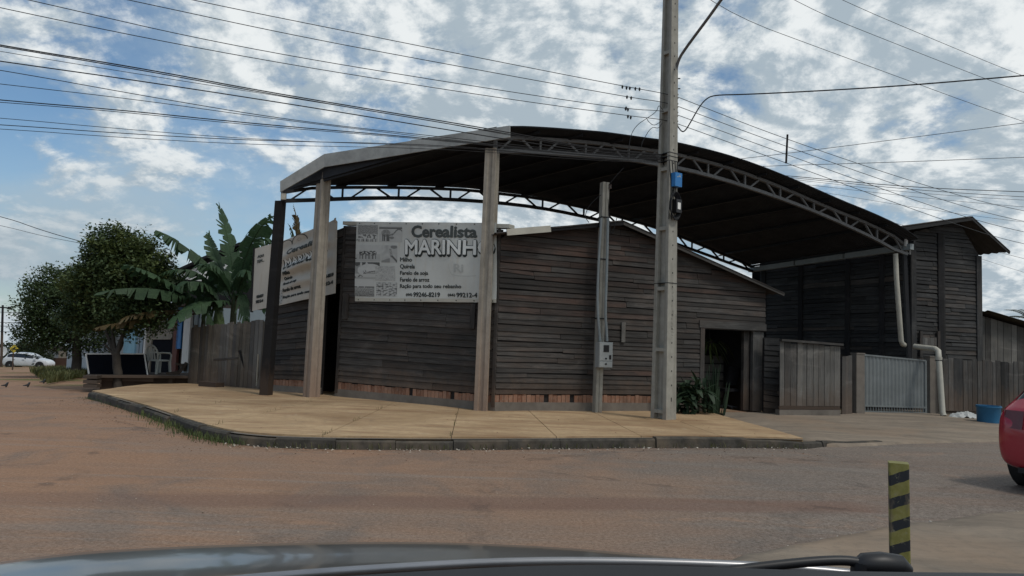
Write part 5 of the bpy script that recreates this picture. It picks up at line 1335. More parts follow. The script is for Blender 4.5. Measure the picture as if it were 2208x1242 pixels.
for a in (([(500, 640), (425, 556), (339, 499)], 0.546, 'leaf_banana', .9, 0, (0, -0.60, -1.05), 1.3), ([(506, 640), (497, 545), (472, 444)], 0.416, 'leaf_banana', .15, 0, (0, 0.30, 0.50), 1.3), ([(500, 630), (468, 560), (448, 503)], 0.312, 'leaf_banana', .4, 0, (0, 0.50, 0.80), 1.3),
          ([(512, 630), (540, 530), (586, 466)], 0.546, 'leaf_banana', .5, 0, (0, -0.30, -0.90), 1.3), ([(516, 635), (560, 520), (592, 560)], 0.390, 'leaf_banana', .8, 0, (0, 0.40, 0.90), 1.3), ([(500, 645), (465, 585), (432, 572)], 0.429, 'leaf_banana', .6, 0, (0, -0.75, -1.35), 1.3),
          ([(478, 655), (420, 592), (350, 590)], 0.416, 'leaf_banana', .7, 0, (0, -0.75, -1.35), 1.3), ([(475, 655), (425, 612), (380, 622)], 0.390, 'leaf_banana', .8, 0, (0, -1.20, -1.80), 1.3), ([(470, 660), (380, 607), (302, 628)], 0.416, 'leaf_banana', .8, 0, (0, -0.45, -0.90), 1.3),
          ([(450, 668), (350, 608), (272, 572)], 0.390, 'leaf_banana', .7, 0, (0, -1.35, -2.40), 1.3), ([(445, 670), (340, 628), (212, 632)], 0.390, 'leaf_banana', .9, 0, (0, -1.50, -2.70), 1.3), ([(440, 672), (330, 672), (262, 690)], .2, 'leaf_dry', 1.0, 0, (0, -1.40, -2.24), 1.4),
          ([(430, 676), (300, 690), (206, 708)], .2, 'leaf_dry', 1.0, 0, (0, -1.54, -2.66), 1.4), ([(500, 655), (435, 655), (366, 697)], 0.442, 'leaf_banana', .6, 0, (0, -1.20, -2.10), 1.3), ([(512, 650), (555, 600), (575, 670)], 0.390, 'leaf_banana', .8, 0, (0, 0.20, 0.40), 1.3), ([(495, 650), (480, 600), (520, 560)], 0.390, 'leaf_banana', .5, 0, (0, 0.80, 1.40), 1.3),
          ([(510, 645), (530, 590), (560, 600)], 0.442, 'leaf_banana', .7, 0, (0, -0.45, -0.75), 1.3), ([(470, 660), (440, 640), (460, 700)], 0.390, 'leaf_banana', 1.0, 0, (0, -0.60, -0.90), 1.3), ([(505, 650), (520, 640), (530, 705)], 0.390, 'leaf_banana', 1.0, 0, (0, -0.30, -0.45), 1.3), ([(485, 660), (470, 660), (488, 740)], .28, 'leaf_dark', 1.2, 0, (0, -.5, -.7))):
    bleaf(*a)
bp2 = thing('wilted_banana_plant', U(640, 660, 20.5), 'single wilted dark banana leaf sticking up behind the side banner', 'plant')
g = MB(); b0 = U(640, 660, 20.5); g.tube([V((b0.x, b0.y, 0)), b0, U(638, 520, 20.5)], [.1, .07, .03], 8); g.build('stem', M['stem'], bp2, smooth=60)
DBs, DB = DB, 20.5
bleaf([(638, 560), (641, 500), (634, 448)], .15, 'leaf_dry', .9, 0, (0, 0, 0), 1.6, bp2); bleaf([(638, 560), (632, 512), (626, 490)], .12, 'leaf_dark', 1.4, 0, (0, .1, .1), 1.6, bp2)
DB = DBs
# bush and spiky plants beside the pole
def broad(g, p, d, ln, wd, bend, rd):
    side = d.cross(zup); side.normalize(); n = 5; rows = []
    for i in range(n + 1):
        t = i / n; c = p + d * ln * t - zup * bend * ln * t * t; w_ = wd * math.sin(math.pi * (t * .9 + .05)) ** .7; nn = side.cross(d).normalized()
        rows.append([c - side * w_ + nn * w_ * .25, c, c + side * w_ + nn * w_ * .25])
    g.grid(rows)
bc = G(1487, 893, .13); bush = thing('broadleaf_bush', bc, 'dark glossy broadleaf bush at the foot of the wall right of the pole', 'bush')
rd = random.Random(21)
for _ in range(150):
    g = MB(); a = rd.uniform(0, 6.28); el = rd.uniform(-.2, 1.35); st = bc + V((rd.gauss(0, .17), rd.gauss(0, .1), rd.uniform(.08, .62))); d = V((math.cos(a) * math.cos(el), math.sin(a) * math.cos(el) * .7, math.sin(el)))
    broad(g, st, d, rd.uniform(.26, .5), rd.uniform(.045, .08), rd.uniform(.2, .8), rd); g.build('leaf', M['leaf_bush'], bush, smooth=180, recalc=False)
sc_ = G(1535, 892, .13); snake = thing('snake_plant', sc_, 'tall spiky snake plant beside the bush at the doorway', 'plant')
for _ in range(42):
    x = rd.gauss(0, .11); y = rd.gauss(0, .08); h = rd.uniform(.35, 1.1) * (1.12 - abs(x) * 1.6); g = MB(); p = sc_ + V((x, y, -.02)); lean = V((x * .5 + rd.gauss(0, .05), rd.gauss(0, .05), 1)).normalized(); a = rd.uniform(0, 3.14); s_ = V((math.cos(a), math.sin(a), 0))
    rows = [[p + lean * h * t - s_ * w_ , p + lean * h * t + s_.cross(zup) * .012, p + lean * h * t + s_ * w_] for t, w_ in ((0, .018), (.3, .028), (.7, .022), (.92, .009), (1, .001))]
    g.grid(rows); g.build('leaf', M['leaf_bush'], snake, smooth=180, recalc=False)
# hanging plant inside the doorway
hc = fb.P((d0[0] + 1) / 2 + .01, hx_r - .1, -1.0); hp = thing('hanging_fern', hc, 'hanging fern just inside the top of the dark doorway', 'plant')
for _ in range(46):
    g = MB(); a = rd.uniform(0, 6.28); d = V((math.cos(a), math.sin(a), rd.uniform(-.3, .5))).normalized(); broad(g, hc + V((rd.gauss(0, .1), rd.gauss(0, .1), rd.gauss(.1, .06))), d, rd.uniform(.25, .5), .022, 1.0, rd); g.build('leaf', M['leaf_top'], hp, smooth=180, recalc=False)
g = MB(); g.lathe(hc, [(.06, -.05), (.12, .12), (.13, .13), (.0, .13)], 14); g.tube([hc + zup * .13, hc + zup * .55], .006, 5); g.build('pot', M['black'], hp)
# grass
def blades(name, pts, n, hmin, hmax, spread, label, mat, seed):
    rd = random.Random(seed); g = MB(); vs, fs = [], []
    for _ in range(n):
        c = pts(rd); p = V((c.x, c.y, gz(c.x, c.y) + (c.z if abs(c.z) < .2 else 0))); h = rd.uniform(hmin, hmax); a = rd.uniform(0, 6.28); l = V((math.cos(a), math.sin(a), 0)); w_ = h * .05
        s_ = l.cross(zup) * w_; i = len(vs); tip = p + zup * h + l * h * rd.uniform(.1, .8)
        vs += [p - s_, p + s_, lerp(p, tip, .55) + zup * h * .12 + s_ * .7, lerp(p, tip, .55) + zup * h * .12 - s_ * .7, tip]; fs += [(i, i + 1, i + 2, i + 3), (i + 3, i + 2, i + 4)]
    g.v, g.f = vs, fs; return tag(g.build(name, M[mat], recalc=False), label, 'grass', kind='stuff')
def area(poly):
    Pw = [G(x, y, 0) for x, y in poly]
    def f(rd):
        a, b, c = rd.sample(Pw, 3); u, v_ = rd.random(), rd.random()
        if u + v_ > 1: u, v_ = 1 - u, 1 - v_
        p = a + (b - a) * u + (c - a) * v_; return V((p.x, p.y, 0))
    return f
blades('grass', area([(62, 800), (110, 797), (185, 800), (188, 812), (150, 818), (110, 818), (100, 828)]), 5200, .12, .4, 0, 'dry green grass verge beside the street at the far left', 'grass', 1)
kw = [p for p in K if -6.6 < p.x < -3.2]
def near_kerb(rd):
    i = rd.randrange(len(kw) - 1); t = (kw[i + 1] - kw[i]).normalized(); nn = V((t.y, -t.x, 0)); p = lerp(kw[i], kw[i + 1], rd.random()) + nn * (.07 + abs(rd.gauss(0, .13))); return V((p.x, p.y, 0))
blades('kerb_weeds', near_kerb, 700, .03, .12, 0, 'green weeds growing at the foot of the kerb bend', 'leaf_top', 2)
kw2 = [p for p in K if p.x >= -3.4]
def near_kerb2(rd):
    i = rd.randrange(len(kw2) - 1); t = (kw2[i + 1] - kw2[i]).normalized(); nn = V((t.y, -t.x, 0)); p = lerp(kw2[i], kw2[i + 1], rd.random() ** 1.8) + nn * (.07 + abs(rd.gauss(0, .05))); return V((p.x, p.y, 0))
blades('kerb_tufts', near_kerb2, 380, .03, .1, 0, 'sparse tufts of grass along the front kerb', 'grass', 4)
kw3 = [p for p in K if p.x < -6.3]
def near_kerb3(rd):
    i = rd.randrange(len(kw3) - 1); t = (kw3[i + 1] - kw3[i]).normalized(); nn = V((t.y, -t.x, 0)); p = lerp(kw3[i], kw3[i + 1], rd.random()) + nn * (.05 + abs(rd.gauss(0, .12))); return V((p.x, p.y, 0))
blades('side_kerb_weeds', near_kerb3, 350, .02, .06, 0, 'brownish weeds along the side street kerb', 'leaf_dark', 5)
def in_joint(rd):
    u = rd.choice((42, 42, 53, 53, 31, 63)); v_ = rd.choice((.02, .05, .3, .34, .62, .9)) + rd.gauss(0, .02); p = lerp(Ko[u], Ki[u], min(.95, max(.0, v_))); return V((p.x + rd.gauss(0, .015), p.y + rd.gauss(0, .03), .15))
blades('joint_weeds', in_joint, 150, .02, .075, 0, 'small weed tufts growing in the sidewalk joints', 'grass', 9)
# palm at the right edge
DP = 30.0; pc = U(2222, 690, DP); palm = thing('palm_tree', V((pc.x, pc.y, -.3)), 'palm crown peeking over the shed roof at the right edge', 'palm')
g = MB(); g.tube([V((pc.x, pc.y, -.4)), pc], [.16, .11], 10); g.build('trunk', M['bark'], palm, smooth=60)
for k in range(13):
    a = 6.28 * k / 13; d = V((math.cos(a), math.sin(a) * .8, 1.0 if k % 2 else .45)).normalized(); g = MB(); n = 14; C = [pc + d * 1.3 * i / n - zup * .55 * (i / n) ** 2 for i in range(n + 1)]; g.tube(C, [.02 * (1 - .8 * i / n) for i in range(n + 1)], 5)
    for i in range(2, n + 1):
        tg = (C[i] - C[i - 1]).normalized(); sd_ = tg.cross(zup).normalized()
        for s_ in (-1, 1):
            l = .32 * math.sin(math.pi * (i / n * .85 + .12)); e = C[i] + (sd_ * s_ * .7 + tg * .6 - zup * .25) * l; g.add([C[i], C[i] + tg * .035, e], [(0, 1, 2)])
    g.build('frond', M['leaf_far'], palm, recalc=False)
# ================================================================== SIDE STREET (LEFT)
NA = G(409, 828, .05); NBp = G(143, 800, .05)
nd_ = (NBp - NA); nd_.z = 0; nd_.normalize()
shop = thing('neighbour_shop', NA, 'pale blue grey shop front with posters behind the street tree', 'shop')
M['wall_blue'] = plain('wall_blue_grey', (.25, .31, .36), .8, .2, 0, .12, 3); M['wall_pale'] = plain('wall_pale', (.4, .43, .45), .8, .2, 0, .12, 3); M['paint_blue'] = plain('paint_blue', (.03, .17, .42), .6, .3); M['paint_red'] = plain('paint_red_brown', (.12, .045, .035), .7, .2); M['beige'] = plain('beige_plaster', (.25, .22, .18), .85, .2)
M['dark_blue'] = plain('board_and_doorway_shade', (.006, .007, .011), .95, .05); M['poster'] = plain('poster_light_blue', (.28, .5, .62), .6, .3, 0, .2, 2)  # near-black for the leaning board and for the shade of the doorway
nf = V((nd_.y, -nd_.x, 0)); nf = nf if nf.y < 0 else -nf
def npanel(name, x0, x1, y0, y1, off, mat, th=.08, par=None):
    a, b = UP(x0, y1, NA, NBp), UP(x1, y1, NA, NBp); zt0, zt1 = UP(x0, y0, NA, NBp).z, UP(x1, y0, NA, NBp).z
    q = [a, b, V((b.x, b.y, zt1)), V((a.x, a.y, zt0))]; q = [p + nf * off for p in q]
    return MB().hexa(q, [p - nf * th for p in q]).build(name, mat, par or shop)
npanel('wall', 143, 412, 655, 832, -.14, M['wall_blue'], .1)
npanel('column', 394, 408, 660, 784, .05, M['white']); npanel('blue_panel', 380, 390, 655, 752, .02, M['paint_blue']); npanel('dark_panel', 386, 394, 655, 800, -.02, M['wood_dark']); npanel('door_frame', 369, 379, 690, 806, .02, M['paint_red'])
npanel('doorway', 322, 369, 731, 808, -.02, M['dark_blue']); npanel('plaster_wall', 323, 370, 690, 729, -.01, M['beige']); npanel('lintel', 320, 369, 728, 732, .02, M['beige']); npanel('column', 312, 323, 690, 806, .03, M['beige'])  # doorway is a near-black panel painted in for the shaded opening
npanel('shutter', 290, 312, 690, 806, .0, M['wall_blue']); npanel('post', 308.5, 311.5, 690, 806, .06, M['white']); po = npanel('poster', 265, 289, 695, 765, .0, M['poster']); npanel('poster', 197, 263, 700, 790, .0, M['wall_pale'])
for y in (716, 722, 729, 735): npanel('poster_line', 269, 284 - (y % 5), y, y + 1.4, .012, M['ink_grey'], .004, po)
npanel('pilaster', 190, 197, 690, 803, .04, M['wall_pale']); npanel('wall_panel', 168, 190, 690, 803, .0, M['wall_pale']); npanel('gap_shade_panel', 157, 168, 690, 800, -.05, M['wood_dark']); npanel('pilaster', 143.5, 157, 690, 803, .04, M['wall_pale'])  # panel between the pilasters carries the shade of the gap in its colour
for (x0, x1) in ((296, 297), (304, 305)): npanel('shutter_seam', x0, x1, 692, 800, .006, M['wood_dark'], .01)
rb = -nf * 7; g = MB(); z = UP(300, 668, NA, NBp).z
q = [V((p.x, p.y, z)) for p in (NA + nf * .4, NBp + nf * .4, NBp + rb, NA + rb)]; g.prism(q, zup * .1); g.build('roof', M['roof_old'], shop)
for a, b in ((NA + rb, NBp + rb), (NA, NA + rb), (NBp, NBp + rb)):
    q = [V((a.x, a.y, -1)), V((b.x, b.y, -1)), V((b.x, b.y, z)), V((a.x, a.y, z))]; MB().hexa(q, [p + V((.02, .05, 0)) for p in q]).build('rear_wall', M['wall_blue'], shop)
# white plank gable seen between the banana leaves
DG_ = 27.0; gbl = thing('white_gable_house', U(440, 640, DG_), 'white plank gable with dark verge behind the banana plant', 'house')
zg = U(440, 690, DG_).z
top = [(386, 586), (424, 568), (440, 560), (520, 528), (560, 560)]
poly = [U(560, 690, DG_), U(386, 690, DG_)] + [U(x, y, DG_) for x, y in top]
g = MB(); g.prism(poly, V((0, .1, 0))); g.build('gable_wall', M['wood_dark'], gbl)
for i in range(18):
    x = 388 + i * 7.5; y = lerp(588, 535, (x - 386) / 134) + 4; q = [U(x, 601 + (x - 388) * .12, DG_ - .03), U(x + 7, 601.5 + (x - 388) * .12, DG_ - .03), U(x + 7, y - 3, DG_ - .03), U(x, y, DG_ - .03)]
    plank('gable_plank', gbl, q, V((0, -1, 0)), .02, M['white'], 0, 'v')
for a, b in zip(top, top[1:]): g = MB(); g.beam(U(a[0] - 4, a[1] - 1, DG_ - .1), U(b[0], b[1] - 2, DG_ - .1), .3, .09); g.build('verge_board', M['wood_dark'], gbl)
g = MB(); g.prism([U(540, 700, DG_), U(440, 700, DG_), U(440, 840, DG_), U(540, 840, DG_)], V((0, .1, 0))); g.build('lower_wall', M['wood_dark'], gbl)
# wooden platform, leaning board, chair, timber
DPl = 20.3
def seg(name, par, a, b, D0, D1, wd, ht, mat): g = MB(); g.beam(U(*a, D0), U(*b, D1), wd, ht); return g.build(name, mat, par)
plat = thing('wooden_platform', G(200, 835, 0), 'low dark wooden platform of stacked beams around the street tree', 'platform')
seg('deck_beam', plat, (188, 811), (438, 813), 19.8, 21.8, .2, .07, M['wood_black'])
seg('deck_beam', plat, (188, 817), (330, 819), 19.95, 20.9, .12, .1, M['wood_dark'])
for y in (812, 822, 831): seg('stacked_beam', plat, (184, y), (214, y + 1), 19.7, 19.75, .3, .085, M['wood_fence'])
for x in (225, 300, 370, 425):
    p = U(x, 815, 20.4 + (x - 225) * .006); zt = p.z - .03; zl = gz(p.x, p.y); MB().box((p.x, p.y, (zt + zl) / 2), .12, .12, max(.1, zt - zl + .06)).build('leg', M['wood_dark'], plat)
seg('front_shade_board', plat, (216, 827), (440, 827), 20.1, 21.9, .03, .34, M['wood_dark'])  # front beam enlarged to a dark skirt, painting the shade under the deck
deck = [U(188, 810, 19.9), U(438, 812, 21.9), U(430, 806, 23.3), U(190, 805, 21.6)]; zd = deck[0].z
MB().prism([V((p.x, p.y, zd)) for p in deck], V((0, 0, -.05))).build('deck', M['wood_dark'], plat)
bdp = [U(186, 763, 20.9), U(312, 763, 21.5), U(319, 810, 21.3), U(193, 810, 20.7)]
lb = thing('leaning_board', bdp[3], 'dark blue board with pale rim leaning behind the platform', 'board')
MB().hexa(bdp, [p + V((.02, .05, 0)) for p in bdp]).build('panel', M['dark_blue'], lb)
for a, b in ((0, 1), (1, 2), (3, 0)): g = MB(); g.beam(bdp[a] + V((0, -.02, 0)), bdp[b] + V((0, -.02, 0)), .03, .03); g.build('rim', M['white'], lb)
# plastic chair
cp = U(340, 808, 22.0); ch = thing('plastic_chair', cp, 'grey white plastic armchair on the platform in front of the shop door', 'chair')
M['plastic'] = plain('chair_plastic', (.36, .38, .36), .5, .3, 0, .1, 5)
CR = Matrix.Rotation(math.radians(-28), 3, 'Z')
C_ = lambda x, y, z: cp + CR @ V((x, y, z))
for x, y in ((-.23, -.22), (.23, -.22), (-.22, .22), (.22, .22)):
    g = MB(); g.hexa([C_(x * 1.08 - .025, y * 1.08 - .025, 0), C_(x * 1.08 + .025, y * 1.08 - .025, 0), C_(x * 1.08 + .025, y * 1.08 + .025, 0), C_(x * 1.08 - .025, y * 1.08 + .025, 0)], [C_(x * .95 - .03, y * .95 - .03, .42), C_(x * .95 + .03, y * .95 - .03, .42), C_(x * .95 + .03, y * .95 + .03, .42), C_(x * .95 - .03, y * .95 + .03, .42)]); g.build('leg', M['plastic'], ch)
g = MB(); g.box(C_(0, 0, .42), .48, .46, .035, math.radians(-28)); g.build('seat', M['plastic'], ch)
g = MB(); n = 12; outer = []; 
for i in range(n + 1):
    a = math.pi * i / n; outer.append(C_(.235 * math.cos(a), -.22 - .06 * math.sin(a), .62 + .24 * math.sin(a)))
g.tube([C_(.22, -.2, .42)] + outer + [C_(-.22, -.2, .42)], .026, 8); g.build('backrest_rim', M['plastic'], ch, smooth=60)
for x in (-.12, 0, .12): g = MB(); g.beam(C_(x, -.21, .43), C_(x * .9, -.275, .83 - abs(x) * .4), .075, .012); g.build('backrest_slat', M['plastic'], ch)
for s in (-1, 1): g = MB(); g.tube([C_(s * .24, -.22, .64), C_(s * .27, -.05, .65), C_(s * .27, .15, .64), C_(s * .25, .22, .58), C_(s * .23, .22, .42)], .024, 8); g.build('armrest', M['plastic'], ch, smooth=60)
tp = thing('timber_scraps', U(390, 808, 21.6), 'scrap timber lying crossed on the platform beside the chair', 'timber')
for a, b, D in (((358, 806), (392, 800), 21.8), ((385, 805), (402, 782), 21.9), ((379, 784), (400, 790), 21.9), ((362, 808), (385, 806), 21.7)): seg('timber', tp, a, b, D, D + .2, .07, .06, M['wood_black'])
bk_ = G(455, 836, .12); blk = MB(); blk.box((bk_.x, bk_.y, bk_.z + .07), .75, .25, .16, -.6); tag(blk.build('kerb_beam', M['wood_dark']), 'short dark beam lying at the foot of the plank fence', 'beam')
wc = MB(); wc.tube([U(516, 756, 19.4), U(530, 800, 19.3), G(544, 838, .1)], .03, 6); tag(wc.build('leaning_pole', M['wood_dark']), 'thin dark pole leaning against the plank fence', 'pole')
wc = MB(); wc.tube([U(557, 764, 18.6), G(553, 842, .1)], .02, 6); tag(wc.build('thin_pipe', M['white_pvc']), 'thin pale pipe standing at the end of the plank fence', 'pipe')
cb_ = G(540, 840, .1); g = MB(); rows = []
g.box((cb_.x, cb_.y + .2, cb_.z + .2), .75, .3, .42, -.65, .85); tag(g.build('masonry_base', M['cement']), 'crumbling plastered base block at the end of the plank fence', 'masonry')
# ================================================================== CARS
def paint(name, c, rough=.25):
    m = MT(name, rough, .5, .0); o = m.co('Object'); g_ = m.noise(o, 3, 5, .6); m.col(m.mix(m.rng(g_, .35, .75, 0, .35), c, tuple(min(1, x * .75 + .02) for x in c))); m.b.inputs['Coat Weight'].default_value = .6; m.b.inputs['Coat Roughness'].default_value = .08; return m.m
M['glass'] = plain('car_glass', (.012, .014, .016), .06, .6); M['tyre'] = plain('tyre_rubber', (.016, .016, .017), .9, .2, 0, .3, 20); M['rim'] = plain('rim_alloy', (.3, .3, .31), .35, .5, .6); M['tail'] = plain('tail_lamp', (.1, .004, .006), .15, .6); M['lamp'] = plain('head_lamp', (.5, .52, .53), .1, .6); M['trim'] = plain('dark_trim', (.02, .02, .021), .6, .3)
ST = [(0.0, .40, .70, .74, .60, .5), (.03, .28, .80, .86, .74, .6), (.10, .24, .92, .98, .80, .66), (.20, .22, .97, 1.05, .82, .68), (.42, .21, 1.0, 1.38, .835, .56), (.62, .21, 1.0, 1.455, .84, .585), (1.1, .2, .98, 1.5, .845, .6), (1.8, .2, .95, 1.5, .85, .61), (2.3, .2, .93, 1.44, .85, .6), (2.75, .2, .92, 1.22, .845, .62), (3.12, .2, .92, .97, .84, .66), (3.5, .21, .86, .92, .82, .66), (3.8, .22, .76, .84, .78, .6), (3.98, .25, .64, .74, .70, .52), (4.08, .32, .52, .6, .58, .42)]
def car(name, loc, rz, body, label, sc_=1.0):
    th = thing(name, loc, label, 'car'); R = Matrix.Rotation(rz, 3, 'Z'); W = lambda x, y, z: V(loc) + R @ V((x * sc_, y * sc_, z * sc_))
    sec = []
    for (x, zb_, zt, zr, wb_, wr) in ST:
        h = [(0, zb_), (wb_ * .8, zb_), (wb_ * .96, zb_ + .07), (wb_, lerp(zb_, zt, .45)), (wb_ * .985, lerp(zb_, zt, .8)), (wb_ * .95, zt), (wr, zr - .05), (wr * .8, zr), (0, zr + .02)]
        sec.append([(x, y, z) for y, z in h] + [(x, -y, z) for y, z in reversed(h[1:-1])])
    n = len(sec[0]); bm = bmesh.new(); gr = [[bm.verts.new(p) for p in r] for r in sec]
    for i in range(len(sec) - 1):
        for k in range(n):
            f = bm.faces.new((gr[i][k], gr[i][(k + 1) % n], gr[i + 1][(k + 1) % n], gr[i + 1][k]))
            side_glass = k in (5, 10) and 4 <= i <= 9; screen = k in (6, 7, 8, 9) and i in (3, 9)
            f.material_index = 1 if side_glass or screen else 0
    bm.faces.new(gr[0]); bm.faces.new(gr[-1]); bmesh.ops.recalc_face_normals(bm, faces=bm.faces)
    me_ = bpy.data.meshes.new('tmp'); bm.to_mesh(me_); bm.free(); me_.materials.append(body); me_.materials.append(M['glass'])
    to = bpy.data.objects.new('tmp', me_); sc.collection.objects.link(to); sb_ = to.modifiers.new('s', 'SUBSURF'); sb_.levels = 2
    ev = bpy.data.meshes.new_from_object(to.evaluated_get(bpy.context.evaluated_depsgraph_get())); bpy.data.objects.remove(to)
    for mi_, nm, mt in ((0, 'body', body), (1, 'windows', M['glass'])):
        g = MB(); rm = {}
        for p in ev.polygons:
            if p.material_index != mi_: continue
            idx = []
            for v in p.vertices:
                if v not in rm: rm[v] = len(g.v); g.v.append(W(*ev.vertices[v].co))
                idx.append(rm[v])
            g.f.append(idx)
        g.build(nm, mt, th, smooth=50, recalc=False)
    bpy.data.meshes.remove(ev)
    for x in (.72, 3.28):
        for s_ in (-1, 1):
            ax = R @ V((0, s_, 0)); c = W(x, s_ * .66, .31)
            a = MB(); a.lathe(W(x, s_ * .70, .33), [(0, .0), (.375, 0), (.385, .145), (.36, .15), (0, .15)], 24, ax); a.build('wheel_arch', M['trim'], th, smooth=40)
            t = MB(); t.lathe(c, [(0, 0), (.24, 0), (.3, .015), (.312, .06), (.312, .15), (.3, .19), (.215, .2), (.2, .17), (0, .17)], 28, ax); wh = t.build('wheel', M['tyre'], th, smooth=40)
            t = MB(); t.lathe(c, [(.2, .175), (.2, .19), (.17, .185), (.06, .18), (.05, .195), (0, .195)], 20, ax); t.build('rim', M['rim'], wh, smooth=40)
    for s_ in (-1, 1):
        g = MB(); ou = [(-.012, .44), (.028, .69), (.13, .79)]; inn = [(.1, .44), (.12, .62), (.2, .7)]
        for (p0, p1), (q0, q1) in zip(zip(ou, ou[1:]), zip(inn, inn[1:])):
            g.hexa([W(p0[0], s_ * p0[1], .72), W(p1[0], s_ * p1[1], .72), W(p1[0] + .05, s_ * (p1[1] - .015), .93), W(p0[0] + .05, s_ * p0[1], .93)], [W(q0[0], s_ * q0[1], .72), W(q1[0], s_ * q1[1], .72), W(q1[0], s_ * q1[1], .93), W(q0[0], s_ * q0[1], .93)])
        g.build('tail_lamp', M['tail'], th)
        g = MB(); g.hexa([W(3.99, s_ * .5, .6), W(3.8, s_ * .77, .62), W(3.76, s_ * .77, .76), W(3.93, s_ * .48, .73)], [W(3.85, s_ * .5, .6), W(3.7, s_ * .7, .62), W(3.68, s_ * .7, .76), W(3.8, s_ * .48, .73)]); g.build('headlight', M['lamp'], th)
        g = MB(); g.box(W(2.85, s_ * .95, 1.0), .16 * sc_, .18 * sc_, .12 * sc_, rz, .8); g.build('mirror', body, th)
        for hxp in (1.75, .98): g = MB(); g.beam(W(hxp, s_ * .855, .82), W(hxp + .16, s_ * .855, .82), .02, .03); g.build('door_handle', M['trim'], th)
    g = MB(); g.box(W(.1, 0, .24), .12 * sc_, 1.05 * sc_, .06 * sc_, rz); g.build('rear_bumper', M['trim'], th)
    g = MB(); g.box(W(.0, 0, .62), .03 * sc_, .42 * sc_, .12 * sc_, rz); g.build('number_plate', M['wall_pale'], th)
    return th
wp = G(8, 792, 0); wz = lambda px, py, D: U(px, py, D)
q = U(12, 793, 70); zq = gz(q.x, q.y); W_c = paint('white_paint_car', (.55, .57, .6))
car('parked_car', V((q.x, q.y, q.z)), math.radians(8), W_c, 'white hatchback parked across the end of the side street')
q = U(-92, 788, 72); car('parked_car', V((q.x, q.y, q.z)), math.radians(6), paint('dark_paint_car', (.05, .055, .06)), 'dark car half hidden behind the white hatchback')
# ground pad under the far end of the street: cross street
rl = G(2186, 1046, 0); hd = B_dir; lf_ = V((-hd.y, hd.x, 0)); ang = math.atan2(hd.y, hd.x)
loc = rl - hd * .72 - lf_ * .72 + V((.29, 0, 0)); loc.z = gz(loc.x, loc.y) + .01
car('red_car', loc, ang, paint('red_paint_car', (.34, .014, .03)), 'red hatchback seen from behind at the right edge of the street')
# ================================================================== NEAR THINGS
bp = U(1937, 1000, 4.2); pz = gz(bp.x, bp.y)
def stripes():
    m = MT('striped_paint', .6, .3); o = m.co('Object'); s_ = m.n('ShaderNodeSeparateXYZ'); m.l(o, s_.inputs[0])
    z = m.math('ADD', m.math('SUBTRACT', s_.outputs[2], m.math('MULTIPLY', s_.outputs[0], .5)), m.math('MULTIPLY', m.math('SUBTRACT', m.noise(o, 22, 3, .5), .5), .016))
    k = m.math('FRACT', m.math('ADD', m.math('DIVIDE', z, .128), .3), 0); st = m.rng(k, .545, .555)
    g_ = m.noise(o, 30, 5, .65); c = m.mix(st, m.mix(m.rng(g_, .4, .7), (.17, .16, .045), (.23, .215, .075)), (.02, .023, .028)); g2_ = m.noise(m.co('Object', (1, 1, .3)), 14, 6, .7); c = m.mix(m.rng(g2_, .54, .68, 0, .75), c, (.15, .12, .085)); c = m.mix(m.rng(g_, .6, .7, 0, .7), c, (.2, .19, .13)); m.col(c); return m.m
M['stripe'] = stripes()
g = MB(); topz = U(1937, 997, 4.2).z; h = .05
R_ = Matrix.Rotation(-.42, 3, 'Z'); prof = [(-h, -h), (-h + .008, -h - .004), (h - .008, -h - .004), (h, -h), (h, h), (-h, h)]
tlt = U(1933, 997, 4.2) - V((0, 0, topz)); btm = U(1940, 1205, 4.2); dirx = (U(1937, 997, 4.2) - btm); dirx = dirx / dirx.z; base_ = btm + dirx * (pz - .1 - btm.z); tp_ = btm + dirx * (topz - btm.z)
n = len(prof); g.add([base_ + R_ @ V((x, y, 0)) for x, y in prof] + [tp_ + R_ @ V((x, y, 0)) for x, y in prof], [tuple(range(n - 1, -1, -1)), tuple(n + i for i in range(n))] + [(i, (i + 1) % n, n + (i + 1) % n, n + i) for i in range(n)])
tag(g.build('striped_bollard', M['stripe']), 'yellow and black striped bollard standing at the near right', 'bollard')
# blue tub and crumpled tarp
tc_ = G(2132, 912, .1); tub = thing('blue_tub', tc_, 'faded blue plastic tub standing against the long fence', 'tub'); M['tub'] = plain('tub_blue', (.03, .14, .27), .5, .3, 0, .3, 2)
g = MB(); g.lathe(tc_, [(0, 0), (.225, 0), (.24, .04), (.25, .38), (.26, .39), (.26, .405), (.235, .405), (.225, .1), (0, .1)], 32); g.build('tub_body', M['tub'], tub, smooth=45)
g = MB(); g.lathe(tc_, [(.251, .36), (.268, .365), (.268, .388), (.251, .392)], 32); g.build('rim', M['tub'], tub, smooth=45)
tq = G(2080, 902, .1); g = MB(); rows = []; M['sheet'] = plain('plastic_sheet', (.42, .43, .42), .5, .3, 0, .25, 6)
for j in range(15):
    r = []
    for i in range(23):
        u, v_ = i / 22 - .5, j / 14 - .5; hgt = max(0, .16 - .5 * (u * u + v_ * v_)) + .05 * noise.noise(V((u * 9, v_ * 9, 3))) + .03 * noise.noise(V((u * 22, v_ * 22, 7)))
        r.append(tq + V((u * .75 + .04 * noise.noise(V((j * .6, 1, 0))), v_ * .4 + .05 * noise.noise(V((i * .5, 2, 0))), max(.0, hgt))))
    rows.append(r)
tag(g.grid(rows).build('crumpled_sheet', M['sheet'], smooth=20), 'crumpled white plastic sheet on the ground beside the blue tub', 'sheet')
g = MB()
